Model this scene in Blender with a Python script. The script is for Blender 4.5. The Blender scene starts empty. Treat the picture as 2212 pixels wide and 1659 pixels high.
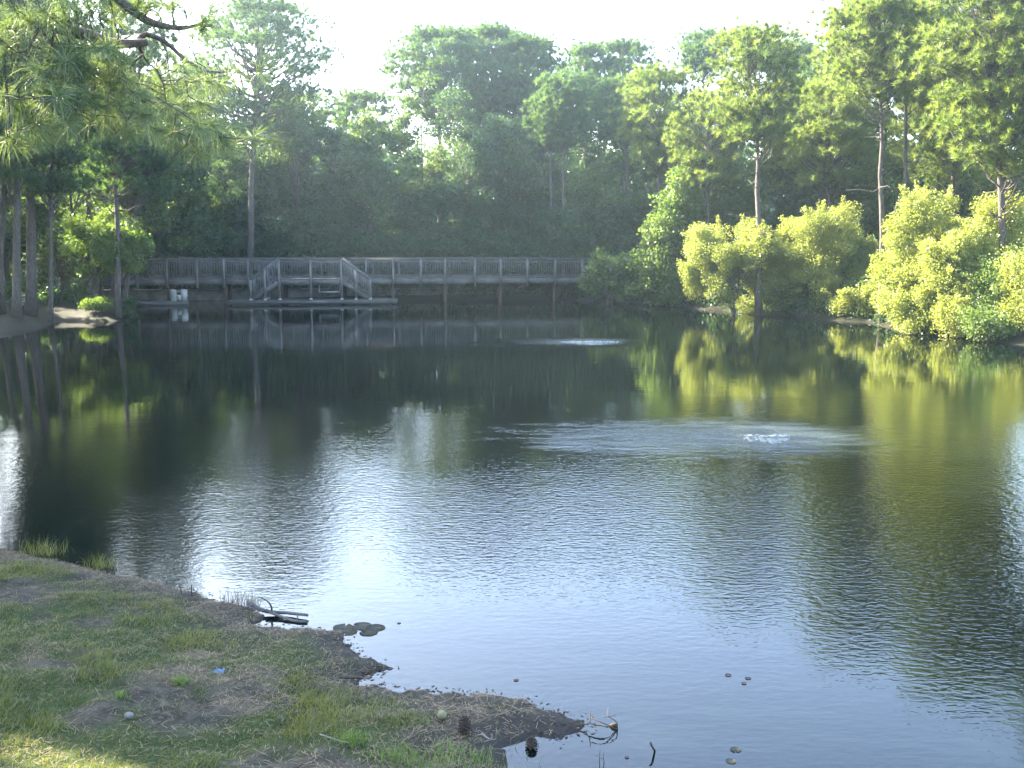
import bpy, math, random
import numpy as np
from mathutils import Vector
R = math.radians
C = bpy.context.scene.collection
sc = bpy.context.scene

# ------------------------------------------------------------------ camera, sky, sun, exposure
CAMZ = 3.4
PITCH = math.atan((829.5-526.0)/2212.0)
cam = bpy.data.objects.new("camera", bpy.data.cameras.new("camera"))
C.objects.link(cam); sc.camera = cam
cam.location = (0, 0, CAMZ); cam.rotation_euler = (R(90)-PITCH, 0, 0)
cam.data.sensor_width = 36.0; cam.data.lens = 36.0
cam.data.clip_start = 0.05; cam.data.clip_end = 2000

SUN_AZ, SUN_EL = R(60), R(33)          # azimuth to the left of the view direction
S = np.array([-math.sin(SUN_AZ)*math.cos(SUN_EL), math.cos(SUN_AZ)*math.cos(SUN_EL), math.sin(SUN_EL)])
world = bpy.data.worlds.new("World"); sc.world = world; world.use_nodes = True
wn = world.node_tree
sky = wn.nodes.new("ShaderNodeTexSky"); sky.sky_type = 'NISHITA'; sky.sun_disc = False
sky.sun_elevation = SUN_EL; sky.sun_rotation = -SUN_AZ
sky.air_density = 1.0; sky.dust_density = 2.0; sky.ozone_density = 1.0
bg = wn.nodes["Background"]; bg.inputs[1].default_value = 0.15
wn.links.new(sky.outputs[0], bg.inputs[0])
sun = bpy.data.objects.new("sun", bpy.data.lights.new("sun", 'SUN'))
C.objects.link(sun); sun.data.energy = 5.0; sun.data.angle = R(0.5); sun.data.color = (1.0, 0.90, 0.70)
sun.rotation_euler = Vector(S).to_track_quat('Z', 'Y').to_euler()
sun.location = (-40, 30, 40)
sc.view_settings.view_transform = 'Standard'; sc.view_settings.look = 'None'
sc.view_settings.exposure = 3.3; sc.view_settings.gamma = 1.0
sc.cycles.max_bounces = 8; sc.cycles.diffuse_bounces = 5; sc.cycles.glossy_bounces = 3
sc.cycles.transmission_bounces = 6; sc.cycles.volume_bounces = 0; sc.cycles.transparent_max_bounces = 4
sc.cycles.use_denoising = True
sc.cycles.caustics_reflective = False; sc.cycles.caustics_refractive = False

# ------------------------------------------------------------------ picture position -> place
def ray(px, py):
    a = (px-1106.0)/2212.0; b = (829.5-py)/2212.0
    return np.array([a, math.cos(PITCH)+b*math.sin(PITCH), -math.sin(PITCH)+b*math.cos(PITCH)])
def at(px, py, Y):
    d = ray(px, py); t = Y/d[1]; return np.array([d[0]*t, Y, CAMZ+d[2]*t])
def on(px, py, z=0.0):
    d = ray(px, py); t = (z-CAMZ)/d[2]; return np.array([d[0]*t, d[1]*t, z])

# ------------------------------------------------------------------ mesh helpers
def unit(v):
    return v/np.maximum(np.linalg.norm(v, axis=-1, keepdims=True), 1e-9)
def mk(name, V, Fs, mat, parent=None, attrs=None, smooth=False):
    """one mesh object out of vertex array and face arrays (quads and triangles)"""
    me = bpy.data.meshes.new(name)
    V = np.asarray(V, dtype=np.float32)
    Fs = [np.asarray(f, dtype=np.int32) for f in Fs if len(f)]
    nf = sum(len(f) for f in Fs); nl = sum(f.size for f in Fs)
    me.vertices.add(len(V)); me.vertices.foreach_set("co", V.ravel())
    me.loops.add(nl); me.loops.foreach_set("vertex_index", np.concatenate([f.ravel() for f in Fs]))
    me.polygons.add(nf)
    tot = np.concatenate([np.full(len(f), f.shape[1], dtype=np.int32) for f in Fs])
    st = np.concatenate([[0], np.cumsum(tot)[:-1]]).astype(np.int32)
    me.polygons.foreach_set("loop_start", st); me.polygons.foreach_set("loop_total", tot)
    if smooth: me.polygons.foreach_set("use_smooth", np.ones(nf, dtype=bool))
    for k, (dom, arr) in (attrs or {}).items():
        a = me.attributes.new(k, 'FLOAT', dom); a.data.foreach_set("value", np.asarray(arr, dtype=np.float32))
    me.update(calc_edges=True)
    me.materials.append(mat)
    o = bpy.data.objects.new(name, me); C.objects.link(o)
    if parent is not None: o.parent = parent
    return o
class MB:
    """collects boxes, bars, tubes and balls, then builds ONE mesh"""
    def __init__(s): s.v = []; s.q = []; s.t = []; s.n = 0
    def add(s, V, Q=None, T=None):
        V = np.asarray(V, float); s.v.append(V)
        if Q is not None and len(Q): s.q.append(np.asarray(Q)+s.n)
        if T is not None and len(T): s.t.append(np.asarray(T)+s.n)
        s.n += len(V); return s
    def box(s, lo, hi):
        x0, y0, z0 = lo; x1, y1, z1 = hi
        V = [(x0,y0,z0),(x1,y0,z0),(x1,y1,z0),(x0,y1,z0),(x0,y0,z1),(x1,y0,z1),(x1,y1,z1),(x0,y1,z1)]
        return s.add(V, [(0,3,2,1),(4,5,6,7),(0,1,5,4),(1,2,6,5),(2,3,7,6),(3,0,4,7)])
    def bar(s, a, b, w, h, up=(0,0,1)):
        a = np.array(a, float); b = np.array(b, float); d = unit(b-a)
        sd = np.cross(d, up); sd = unit(sd) if np.linalg.norm(sd) > 1e-6 else np.array([1.,0,0])
        u = np.cross(sd, d)
        V = [p+sd*i*w/2+u*j*h/2 for p in (a, b) for i, j in ((-1,-1),(1,-1),(1,1),(-1,1))]
        return s.add(V, [(0,3,2,1),(4,5,6,7),(0,1,5,4),(1,2,6,5),(2,3,7,6),(3,0,4,7)])
    def tube(s, P, r, k=7, rough=0, rng=None):
        P = np.asarray(P, float); m = len(P); r = np.broadcast_to(np.asarray(r, float), (m,))
        T = unit(np.gradient(P, axis=0)); ref = np.array([0.31, 0.95, 0.12]) if abs(T[0][2]) > .6 else np.array([0, 0, 1.])
        A = unit(np.cross(T, ref)); B = np.cross(T, A)
        th = np.linspace(0, 2*np.pi, k, endpoint=False)
        rr = r[:, None]*np.ones((m, k))
        if rough: rr = rr*(1+rough*rng.uniform(-1, 1, (m, k)))
        V = P[:, None, :]+rr[..., None]*(A[:, None, :]*np.cos(th)[None, :, None]+B[:, None, :]*np.sin(th)[None, :, None])
        V = V.reshape(-1, 3); i = np.arange(m-1)[:, None]*k; j = np.arange(k)[None, :]; j2 = (j+1) % k
        Q = np.stack([i+j, i+j2, i+k+j2, i+k+j], -1).reshape(-1, 4)
        n0 = len(V); V = np.vstack([V, P[0], P[-1]])
        jj = np.arange(k)
        T3 = np.vstack([np.stack([(jj+1) % k, jj, np.full(k, n0)], 1),
                        np.stack([(m-1)*k+jj, (m-1)*k+(jj+1) % k, np.full(k, n0+1)], 1)])
        return s.add(V, Q, T3)
    def ball(s, c, rad, seg=10, rings=6, jit=0, rng=None):
        c = np.array(c, float); rad = np.broadcast_to(np.array(rad, float), (3,))
        th = np.linspace(0, 2*np.pi, seg, endpoint=False); ph = np.linspace(0, np.pi, rings+1)[1:-1]
        V = np.array([(math.sin(p)*math.cos(t), math.sin(p)*math.sin(t), math.cos(p)) for p in ph for t in th]+[(0,0,1),(0,0,-1)])
        if jit: V = V*(1+jit*rng.uniform(-1, 1, (len(V), 1)))
        nr = len(ph); i = np.arange(nr-1)[:, None]*seg; j = np.arange(seg)[None, :]
        Q = np.stack([i+j, i+seg+j, i+seg+(j+1) % seg, i+(j+1) % seg], -1).reshape(-1, 4)
        jj = np.arange(seg); n0 = nr*seg
        T = np.vstack([np.stack([jj, (jj+1) % seg, np.full(seg, n0)], 1), np.stack([(nr-1)*seg+(jj+1) % seg, (nr-1)*seg+jj, np.full(seg, n0+1)], 1)])
        return s.add(c+V*rad, Q, T)
    def build(s, name, mat, parent=None, smooth=False):
        V = np.vstack(s.v)
        return mk(name, V, [np.vstack(s.q) if s.q else [], np.vstack(s.t) if s.t else []], mat, parent, smooth=smooth)
def tag(o, label=None, cat=None, group=None, kind=None):
    for k, v in (("label", label), ("category", cat), ("group", group), ("kind", kind)):
        if v: o[k] = v
    return o
def empty(name, loc, label=None, cat=None, group=None):
    o = bpy.data.objects.new(name, None); C.objects.link(o); o.location = tuple(float(x) for x in loc)
    o.empty_display_size = .3
    return tag(o, label, cat, group)
def place(o, root):      # parts are built in world coordinates; hang them under their thing
    o.parent = root
    o.location = -np.array(root.location) if False else tuple(-root.location[i] for i in range(3))
    return o

# ------------------------------------------------------------------ noise in the plan
def _hash(ix, iy, seed):
    n = (ix.astype(np.int64)*374761393+iy.astype(np.int64)*668265263+seed*1442695041) & 0x7fffffff
    n = (n ^ (n >> 13))*1274126177 & 0x7fffffff
    return ((n ^ (n >> 16)) & 0xffff)/65535.0
def vnoise(x, y, seed=0):
    ix = np.floor(x); iy = np.floor(y); fx = x-ix; fy = y-iy
    fx = fx*fx*(3-2*fx); fy = fy*fy*(3-2*fy); ix = ix.astype(np.int64); iy = iy.astype(np.int64)
    a = _hash(ix, iy, seed); b = _hash(ix+1, iy, seed); c = _hash(ix, iy+1, seed); d = _hash(ix+1, iy+1, seed)
    return (a*(1-fx)+b*fx)*(1-fy)+(c*(1-fx)+d*fx)*fy
def fbm(x, y, seed=0, o=4):
    r = 0; a = .5; t = 0
    for k in range(o):
        r = r+a*vnoise(x*2**k+13.1*k, y*2**k-7.7*k, seed+k); t += a; a *= .5
    return r/t
def sstep(a, b, x):
    t = np.clip((x-a)/(b-a), 0, 1); return t*t*(3-2*t)

# ------------------------------------------------------------------ materials
def newmat(name):
    m = bpy.data.materials.new(name); m.use_nodes = True; nt = m.node_tree
    return m, nt, nt.nodes["Principled BSDF"], nt.nodes["Material Output"]
def N(nt, t, **kw):
    n = nt.nodes.new(t)
    for k, v in kw.items(): setattr(n, k, v)
    return n
def ramp(nt, src, stops):
    r = N(nt, "ShaderNodeValToRGB"); e = r.color_ramp.elements
    e[0].position, e[0].color = stops[0][0], (*stops[0][1], 1)
    e[1].position, e[1].color = stops[-1][0], (*stops[-1][1], 1)
    for p, c in stops[1:-1]:
        q = e.new(p); q.color = (*c, 1)
    if src is not None: nt.links.new(src, r.inputs[0])
    return r
def noise(nt, scale, detail=4, stretch=None, rough=.6):
    tc = N(nt, "ShaderNodeTexCoord"); n = N(nt, "ShaderNodeTexNoise")
    n.inputs["Scale"].default_value = scale; n.inputs["Detail"].default_value = detail; n.inputs["Roughness"].default_value = rough
    if stretch:
        mp = N(nt, "ShaderNodeMapping"); mp.inputs["Scale"].default_value = stretch
        nt.links.new(tc.outputs["Object"], mp.inputs[0]); nt.links.new(mp.outputs[0], n.inputs["Vector"])
    else: nt.links.new(tc.outputs["Object"], n.inputs["Vector"])
    return n.outputs["Fac"]
def leafmat(name, c0, c1, trans=.45, gloss=.06, tcol=None, grough=.5):
    """leaf: diffuse + translucent + a little sheen; colour runs from c0 to c1 by the leaf's own tint"""
    m, nt, p, out = newmat(name); nt.nodes.remove(p)
    at_ = N(nt, "ShaderNodeAttribute"); at_.attribute_name = "tint"
    r = ramp(nt, at_.outputs["Fac"], [(0, c0), (1, c1)])
    d = N(nt, "ShaderNodeBsdfDiffuse"); t = N(nt, "ShaderNodeBsdfTranslucent"); g = N(nt, "ShaderNodeBsdfGlossy")
    g.inputs["Roughness"].default_value = grough; g.inputs["Color"].default_value = (1, 1, 1, 1)
    nt.links.new(r.outputs[0], d.inputs[0])
    mul = N(nt, "ShaderNodeMix", data_type='RGBA', blend_type='MULTIPLY'); mul.inputs[0].default_value = 1
    mul.inputs[7].default_value = (*(tcol or (1.5, 1.5, .6)), 1)
    nt.links.new(r.outputs[0], mul.inputs[6]); nt.links.new(mul.outputs[2], t.inputs[0])
    a = N(nt, "ShaderNodeMixShader"); a.inputs[0].default_value = trans
    b = N(nt, "ShaderNodeMixShader"); b.inputs[0].default_value = gloss
    nt.links.new(d.outputs[0], a.inputs[1]); nt.links.new(t.outputs[0], a.inputs[2])
    nt.links.new(a.outputs[0], b.inputs[1]); nt.links.new(g.outputs[0], b.inputs[2]); nt.links.new(b.outputs[0], out.inputs[0])
    return m
M = {}
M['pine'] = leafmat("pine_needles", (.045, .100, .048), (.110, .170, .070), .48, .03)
M['pine_lit'] = leafmat("sun_toned_pine_needles", (.085, .140, .042), (.185, .225, .068), .52, .03)  # lighter, yellower copy of the pine colour, with sunlight put into it
M['near_pine'] = leafmat("long_pine_needles", (.070, .115, .055), (.160, .200, .095), .45, .05)
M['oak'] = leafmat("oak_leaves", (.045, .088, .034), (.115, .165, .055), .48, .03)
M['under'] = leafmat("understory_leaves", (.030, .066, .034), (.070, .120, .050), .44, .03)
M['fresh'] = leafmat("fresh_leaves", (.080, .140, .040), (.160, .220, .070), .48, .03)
M['willow'] = leafmat("willow_leaves", (.175, .215, .052), (.305, .335, .100), .55, .03, (1.40, 1.40, .68))
M['grass'] = leafmat("grass_blades", (.058, .076, .014), (.195, .195, .042), .40, .05)
M['straw'] = leafmat("dry_straw", (.08, .055, .028), (.27, .195, .105), .15, .04, (1.1, 1.0, .8))
M['litter'] = leafmat("washed_up_leaf_bits", (.018, .014, .010), (.17, .125, .075), .1, .02, (1, 1, .8))
M['lily'] = leafmat("lily_pad_skin", (.035, .036, .026), (.065, .062, .046), .10, .02, (1, 1, .7), .4)
def bark(name, c0, c1, sc_=9, st=(3, 3, .6)):
    m, nt, p, out = newmat(name)
    f = noise(nt, sc_, 6, st, .65); r = ramp(nt, f, [(.32, c0), (.7, c1)])
    nt.links.new(r.outputs[0], p.inputs["Base Color"]); p.inputs["Roughness"].default_value = .9
    b = N(nt, "ShaderNodeBump"); b.inputs["Distance"].default_value = .03; b.inputs["Strength"].default_value = .8
    nt.links.new(f, b.inputs["Height"]); nt.links.new(b.outputs[0], p.inputs["Normal"])
    return m
M['bark'] = bark("pine_bark", (.040, .034, .029), (.15, .12, .10))
M['barkdark'] = bark("dark_bark", (.04, .034, .028), (.14, .115, .09))
M['twig'] = bark("twig_bark", (.05, .035, .03), (.13, .10, .085), 20, (1, 1, 1))
M['deadwood'] = bark("dead_wood", (.05, .043, .038), (.15, .13, .115), 16, (1, 1, 1))
def wood(name, c0, c1, st):
    m, nt, p, out = newmat(name)
    f = noise(nt, 3, 8, st, .7); g = noise(nt, 1.3, 3)
    r = ramp(nt, f, [(.3, c0), (.72, c1)]); r2 = ramp(nt, g, [(.35, (.62, .62, .62)), (.7, (1.1, 1.1, 1.1))])
    mx = N(nt, "ShaderNodeMix", data_type='RGBA', blend_type='MULTIPLY'); mx.inputs[0].default_value = 1
    nt.links.new(r.outputs[0], mx.inputs[6]); nt.links.new(r2.outputs[0], mx.inputs[7])
    nt.links.new(mx.outputs[2], p.inputs["Base Color"]); p.inputs["Roughness"].default_value = .8
    return m
M['wood'] = wood("weathered_wood_upright", (.105, .098, .086), (.235, .22, .195), (5, 5, .7))
M['woodh'] = wood("weathered_wood_lengthwise", (.080, .076, .068), (.195, .185, .168), (.6, 5, 6))
M['wooddark'] = wood("dark_wood_lengthwise", (.05, .047, .042), (.125, .118, .105), (.6, 5, 6))  # darker tone of the lengthwise wood, for the low docks
M['woodpale'] = wood("pale_painted_wood", (.30, .30, .28), (.44, .44, .41), (3, 3, 1))
def plain(name, c, rough=.6, var=.25, sc_=6):
    m, nt, p, out = newmat(name)
    f = noise(nt, sc_, 5); r = ramp(nt, f, [(.3, tuple(x*(1-var) for x in c)), (.7, tuple(min(1, x*(1+var)) for x in c))])
    nt.links.new(r.outputs[0], p.inputs["Base Color"]); p.inputs["Roughness"].default_value = rough
    return m
M['concrete'] = plain("stained_concrete", (.17, .17, .15), .85, .45, 1.6)
M['white'] = plain("white_paint", (.45, .45, .43), .5, .08)
M['metal'] = plain("galvanised_metal", (.45, .45, .45), .4, .15)
M['ball'] = plain("faded_felt", (.17, .16, .08), .95, .25, 40)
M['cone'] = plain("pine_cone_scales", (.05, .032, .022), .8, .5, 40)
M['blue'] = plain("blue_plastic", (.09, .14, .22), .35, .4, 25)
M['stone'] = plain("pale_stone", (.15, .135, .11), .8, .2, 30)
def foam_mat():
    m, nt, p, out = newmat("water_foam"); p.inputs["Base Color"].default_value = (.34, .38, .40, 1); p.inputs["Roughness"].default_value = .25
    p.inputs["Transmission Weight"].default_value = .0
    return m
M['foam'] = foam_mat()

# ------------------------------------------------------------------ pond outline and lie of the land
near = [(0,1185),(60,1200),(130,1213),(200,1230),(265,1244),(330,1254),(372,1274),(440,1290),(462,1300),(505,1306),(548,1312),(575,1336),(548,1350),
        (600,1358),(650,1358),(742,1364),(738,1386),(782,1418),(838,1440),(792,1462),(764,1484),(832,1492),(884,1496),(960,1500),(1040,1498),(1110,1506),
        (1150,1522),(1205,1543),(1283,1570),(1240,1588),(1165,1602),(1105,1606),(1078,1622),(1096,1642),(1104,1659)]
poly = [on(*p)[:2] for p in near]
poly += [np.array(p, float) for p in [(.15, 5.2), (.8, 4.0), (4, 3.0), (14, 3.0), (21, 14), (20.5, 27)]]
poly += [on(*p)[:2] for p in [(2212,747),(2150,740),(2050,727),(1960,716),(1905,706),(1885,698),(1820,694),(1750,688),(1690,684),(1640,682),(1560,672),(1500,668),(1440,660),(1400,657),(1330,655),(1250,650)]]
poly += [np.array(p, float) for p in [(4, 62.0), (-8, 61.6), (-20, 61.4), (-23.5, 60)]]
poly += [on(*p)[:2] for p in [(262,657),(285,670),(306,686),(255,694),(205,698),(150,692),(112,703),(60,713),(0,719)]]
poly += [np.array(p, float) for p in [(-20.6, 37), (-17.2, 31), (-13.0, 23), (-9.6, 16.5), (-7.2, 13)]]
poly = np.array(poly)
def refine(P, step):
    out = []
    for a, b in zip(P, np.roll(P, -1, 0)):
        n = max(1, int(np.ceil(np.linalg.norm(b-a)/step(a)))); out += [a+(b-a)*k/n for k in range(n)]
    return np.array(out)
poly = refine(poly, lambda a: .12 if a[1] < 13 and a[0] > -7 and a[0] < 1 else 1.0)
_rg = np.random.default_rng(5)
amp = np.where((poly[:, 1] < 13.5) & (poly[:, 0] < 1), .055, .25)[:, None]
poly = poly+_rg.normal(0, 1, poly.shape)*amp*.6
def sdist(X, Y):
    """distance to the waterline, positive on land"""
    X = np.asarray(X, float); Y = np.asarray(Y, float); shp = X.shape; x = X.ravel(); y = Y.ravel()
    d2 = np.full(x.shape, 1e9); ins = np.zeros(x.shape, bool)
    for (ax, ay), (bx, by) in zip(poly, np.roll(poly, -1, 0)):
        ex, ey = bx-ax, by-ay; t = np.clip(((x-ax)*ex+(y-ay)*ey)/(ex*ex+ey*ey+1e-12), 0, 1)
        d2 = np.minimum(d2, (x-ax-t*ex)**2+(y-ay-t*ey)**2)
        if ay != by:
            c = ((ay > y) != (by > y)) & (x < (bx-ax)*(y-ay)/(by-ay)+ax); ins ^= c
    d = np.sqrt(d2); return np.where(ins, -d, d).reshape(shp)
def land(X, Y, sd=None):
    X = np.asarray(X, float); Y = np.asarray(Y, float)
    if sd is None: sd = sdist(X, Y)
    nb = (fbm(X*1.1, Y*1.1, 3)-.5)*.16*sstep(.15, 1.2, sd)+(fbm(X*5, Y*5, 9)-.5)*.085*sstep(.0, .4, sd)
    hn = .035*(1-np.exp(-np.maximum(sd, 0)/.08))+.105*np.maximum(sd, 0)+nb+1.5*sstep(4.6, .6, Y)*sstep(5, 2, np.abs(X))
    hf = .16*(1-np.exp(-np.maximum(sd, 0)/.5))+.9*(1-np.exp(-np.maximum(sd, 0)/5.0))+(fbm(X*.5, Y*.5, 4)-.5)*.25*sstep(.3, 2, sd)
    k = sstep(13, 17, Y+np.abs(X)*.25)
    h = np.where(sd > 0, hn*(1-k)+hf*k, np.maximum(-.9, .35*sd))
    return h
def gz(x, y): return float(land(np.array([x]), np.array([y]))[0])

def axis(segs):
    out = []
    for a, b, st in segs: out += list(np.arange(a, b-1e-6, st))
    return np.array(out)
gx = np.unique(np.round(np.concatenate([-np.geomspace(400, 36, 18), axis([(-34, -8, .7), (-8, 2.2, .06), (2.2, 34, .7)]), np.geomspace(34, 400, 18)]), 4))
gy = np.unique(np.round(np.concatenate([[-60, -30, -12, -6], axis([(-4, 5, .5), (5, 13.5, .06), (13.5, 70, .7)]), np.geomspace(70, 900, 24)]), 4))
GX, GY = np.meshgrid(gx, gy)
SD = sdist(GX, GY); GZ = land(GX, GY, SD)
# cover of the near bank: grass, dry litter, bare soil
def cover(X, Y, sd):
    g = fbm(X*.8+3, Y*1.2, 21, 4)-.05*sstep(.0, 1.2, 1.6-sd); g2 = fbm(X*3.1, Y*3.1, 33, 3)
    green = sstep(.44, .60, g*.72+g2*.28+.035*np.minimum(sd, 3)-.03*(sd < .25))*sstep(.05, .5, sd)
    dry = sstep(.47, .64, fbm(X*1.3+40, Y*2.2, 55, 4))
    return green, dry
GREEN, DRY = cover(GX, GY, SD)
i = np.arange(len(gy)-1)[:, None]*len(gx); j = np.arange(len(gx)-1)[None, :]
Q = np.stack([i+j, i+j+1, i+j+1+len(gx), i+j+len(gx)], -1).reshape(-1, 4)
def ground_mat():
    m, nt, p, out = newmat("bank_soil")
    f = noise(nt, 7, 8, None, .7); f2 = noise(nt, 38, 6, None, .7); f3 = noise(nt, 160, 3, None, .7)
    soil = ramp(nt, f, [(.3, (.018, .014, .010)), (.46, (.050, .042, .030)), (.60, (.095, .082, .060)), (.78, (.18, .16, .12))])
    gr = ramp(nt, f2, [(.3, (.022, .036, .010)), (.7, (.066, .085, .022))])
    dr = ramp(nt, f2, [(.3, (.055, .042, .026)), (.7, (.16, .125, .078))])
    A = {}
    for k in ("green", "dry", "wet"):
        a = N(nt, "ShaderNodeAttribute"); a.attribute_name = k; A[k] = a.outputs["Fac"]
    def mix(fac, a, b, ty='MIX'):
        mx = N(nt, "ShaderNodeMix", data_type='RGBA', blend_type=ty); nt.links.new(fac, mx.inputs[0]); nt.links.new(a, mx.inputs[6])
        if isinstance(b, tuple): mx.inputs[7].default_value = (*b, 1)
        else: nt.links.new(b, mx.inputs[7])
        return mx.outputs[2]
    c = mix(A["dry"], soil.outputs[0], dr.outputs[0]); c = mix(A["green"], c, gr.outputs[0])
    sp = ramp(nt, f3, [(.35, (.55, .55, .55)), (.7, (1.35, 1.35, 1.35))])
    one = N(nt, "ShaderNodeValue"); one.outputs[0].default_value = .8
    c = mix(one.outputs[0], c, sp.outputs[0], 'MULTIPLY')
    c = mix(A["wet"], c, (.011, .009, .007))
    nt.links.new(c, p.inputs["Base Color"]); p.inputs["Specular IOR Level"].default_value = .22
    rr = N(nt, "ShaderNodeMapRange"); rr.inputs[3].default_value = .95; rr.inputs[4].default_value = .62
    nt.links.new(A["wet"], rr.inputs[0]); nt.links.new(rr.outputs[0], p.inputs["Roughness"])
    b = N(nt, "ShaderNodeBump"); b.inputs["Distance"].default_value = .02; b.inputs["Strength"].default_value = 1
    nt.links.new(f2, b.inputs["Height"]); nt.links.new(b.outputs[0], p.inputs["Normal"])
    return m
M['ground'] = ground_mat()
WET_DARK = sstep(.055, .0, GZ)*(GZ > -.2)+(GZ <= -.2)
WET_DARK = np.maximum(WET_DARK, .80*sstep(.9, .05, SD+.9*(fbm(GX*1.7, GY*1.7, 77)-.5)))
WET_DARK = np.where(GY > 14, np.maximum(WET_DARK, .72), WET_DARK)  # far ground: one even darkening through this mask, besides the wet edge
g = mk("ground", np.stack([GX, GY, GZ], -1).reshape(-1, 3), [Q], M['ground'],
       attrs={"green": ('POINT', np.where(GY > 14, .5+GREEN*.5, GREEN).ravel()), "dry": ('POINT', np.where(GY > 14, DRY*.45, DRY*.8).ravel()), "wet": ('POINT', WET_DARK.ravel())}, smooth=True)
tag(g, kind='structure')

# ------------------------------------------------------------------ water
FOUNT = [on(1662, 941), on(1276, 738)]
def water_mat():
    m, nt, p, out = newmat("pond_water")
    p.inputs["Base Color"].default_value = (.0022, .0042, .0035, 1); p.inputs["Roughness"].default_value = .015; p.inputs["IOR"].default_value = 1.40
    L = nt.links.new
    ge = N(nt, "ShaderNodeNewGeometry"); sx = N(nt, "ShaderNodeSeparateXYZ"); L(ge.outputs["Position"], sx.inputs[0])
    X, Y = sx.outputs[0], sx.outputs[1]
    def ma(op, a, b=None, c=None):
        n = N(nt, "ShaderNodeMath", operation=op)
        for k, v in enumerate((a, b, c)):
            if v is None: continue
            if isinstance(v, (int, float)): n.inputs[k].default_value = v
            else: L(v, n.inputs[k])
        return n.outputs[0]
    def mr(v, a, b, c, d):
        n = N(nt, "ShaderNodeMapRange", interpolation_type='SMOOTHSTEP'); L(v, n.inputs[0])
        for k, q in enumerate((a, b, c, d)): n.inputs[k+1].default_value = q
        return n.outputs[0]
    def nz(scale, det, st, off=(0, 0, 0), rough=.55):
        mp = N(nt, "ShaderNodeMapping"); mp.inputs["Scale"].default_value = st; mp.inputs["Location"].default_value = off
        L(ge.outputs["Position"], mp.inputs[0]); n = N(nt, "ShaderNodeTexNoise"); n.inputs["Scale"].default_value = scale
        n.inputs["Detail"].default_value = det; n.inputs["Roughness"].default_value = rough; L(mp.outputs[0], n.inputs["Vector"]); return n.outputs["Fac"]
    wob = nz(.22, 3, (1, 1, 1))
    Yw = ma('ADD', ma('ADD', Y, ma('MULTIPLY', X, -.30)), ma('MULTIPLY', ma('SUBTRACT', wob, .5), 9.0))
    # calm under the far bank, breeze ripples in the middle, nearly still by the near bank
    a_far = ma('MULTIPLY', mr(Yw, 12.0, 17.5, 1.0, .42), mr(Yw, 18.5, 23.5, 1.0, .10))
    a_near = mr(ma('ADD', Y, ma('MULTIPLY', X, .45)), 8.0, 12.5, .20, 1.0)
    amp = ma('MULTIPLY', a_far, a_near)
    rip = ma('ADD', ma('MULTIPLY', nz(11.5, 2, (.75, 1.25, 1)), .0080), ma('MULTIPLY', nz(27, 2, (.8, 1.2, 1), (3, 7, 0)), .0016))
    h = ma('MULTIPLY', rip, amp)
    swell = ma('MULTIPLY', nz(1.6, 2, (.6, 1.3, 1), (9, 2, 0)), .003)
    h = ma('ADD', h, swell)
    airy = None
    for (fx, fy, _), rad, st in ((FOUNT[0], 1.5, 1.0), (FOUNT[1], 1.15, 1.5)):
        dx = ma('SUBTRACT', X, float(fx)); dy = ma('SUBTRACT', Y, float(fy))
        left = ma('LESS_THAN', dx, 0.0); dxl = ma('MULTIPLY', dx, ma('SUBTRACT', 1.0, ma('MULTIPLY', left, .55)))   # the drift carries the chop to the left
        r = ma('SQRT', ma('ADD', ma('MULTIPLY', dx, dx), ma('MULTIPLY', dy, dy)))
        rl = ma('SQRT', ma('ADD', ma('MULTIPLY', dxl, dxl), ma('MULTIPLY', dy, dy)))
        wv = ma('MULTIPLY', ma('SUBTRACT', nz(1.7, 4, (.6, 1.6, 1), (fy, 2, 0), .65), .5), 2.2*rad); r = ma('ADD', r, ma('MULTIPLY', wv, .5)); rl = ma('ADD', rl, wv)
        q_ = ma('MULTIPLY', mr(rl, rad*.2, rad*1.5, 1.0, 0.0), .55); q_ = ma('ADD', q_, ma('MULTIPLY', mr(r, rad*.2, rad*1.1, 1.0, 0.0), .45)); airy = q_ if airy is None else ma('MAXIMUM', airy, q_)
        ring = ma('MULTIPLY', ma('SINE', ma('ADD', ma('MULTIPLY', r, 34.0), ma('MULTIPLY', nz(2.5, 2, (1, 1, 1)), 9.0))), .0006)
        chop = ma('MULTIPLY', nz(15, 3, (1, 1, 1), (fx, fy, 0)), .075*st); chop2 = ma('MULTIPLY', nz(17, 2, (1, 1, 1), (fy, fx, 0)), .026*st)
        h = ma('ADD', h, ma('ADD', ma('MULTIPLY', chop, mr(r, 0.0, rad*1.15, 1.0, 0.0)), ma('ADD', ma('MULTIPLY', chop2, mr(rl, 0.0, rad*1.7, 1.0, 0.0)), ma('MULTIPLY', ring, mr(r, rad*.8, rad*2.0, 1.0, 0.0)))))
    mx = N(nt, "ShaderNodeMix", data_type='RGBA'); L(airy, mx.inputs[0]); mx.inputs[6].default_value = (.0022, .0042, .0035, 1); mx.inputs[7].default_value = (.050, .066, .070, 1); L(mx.outputs[2], p.inputs["Base Color"])   # air bubbles whiten the stirred water
    b = N(nt, "ShaderNodeBump"); b.inputs["Strength"].default_value = 1; b.inputs["Distance"].default_value = 1
    L(h, b.inputs["Height"]); L(b.outputs[0], p.inputs["Normal"])
    return m
M['water'] = water_mat()
w = MB(); w.add([(-45, 1, 0), (45, 1, 0), (45, 75, 0), (-45, 75, 0)], [(0, 1, 2, 3)])
tag(w.build("pond_water", M['water']), kind='structure')

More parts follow.
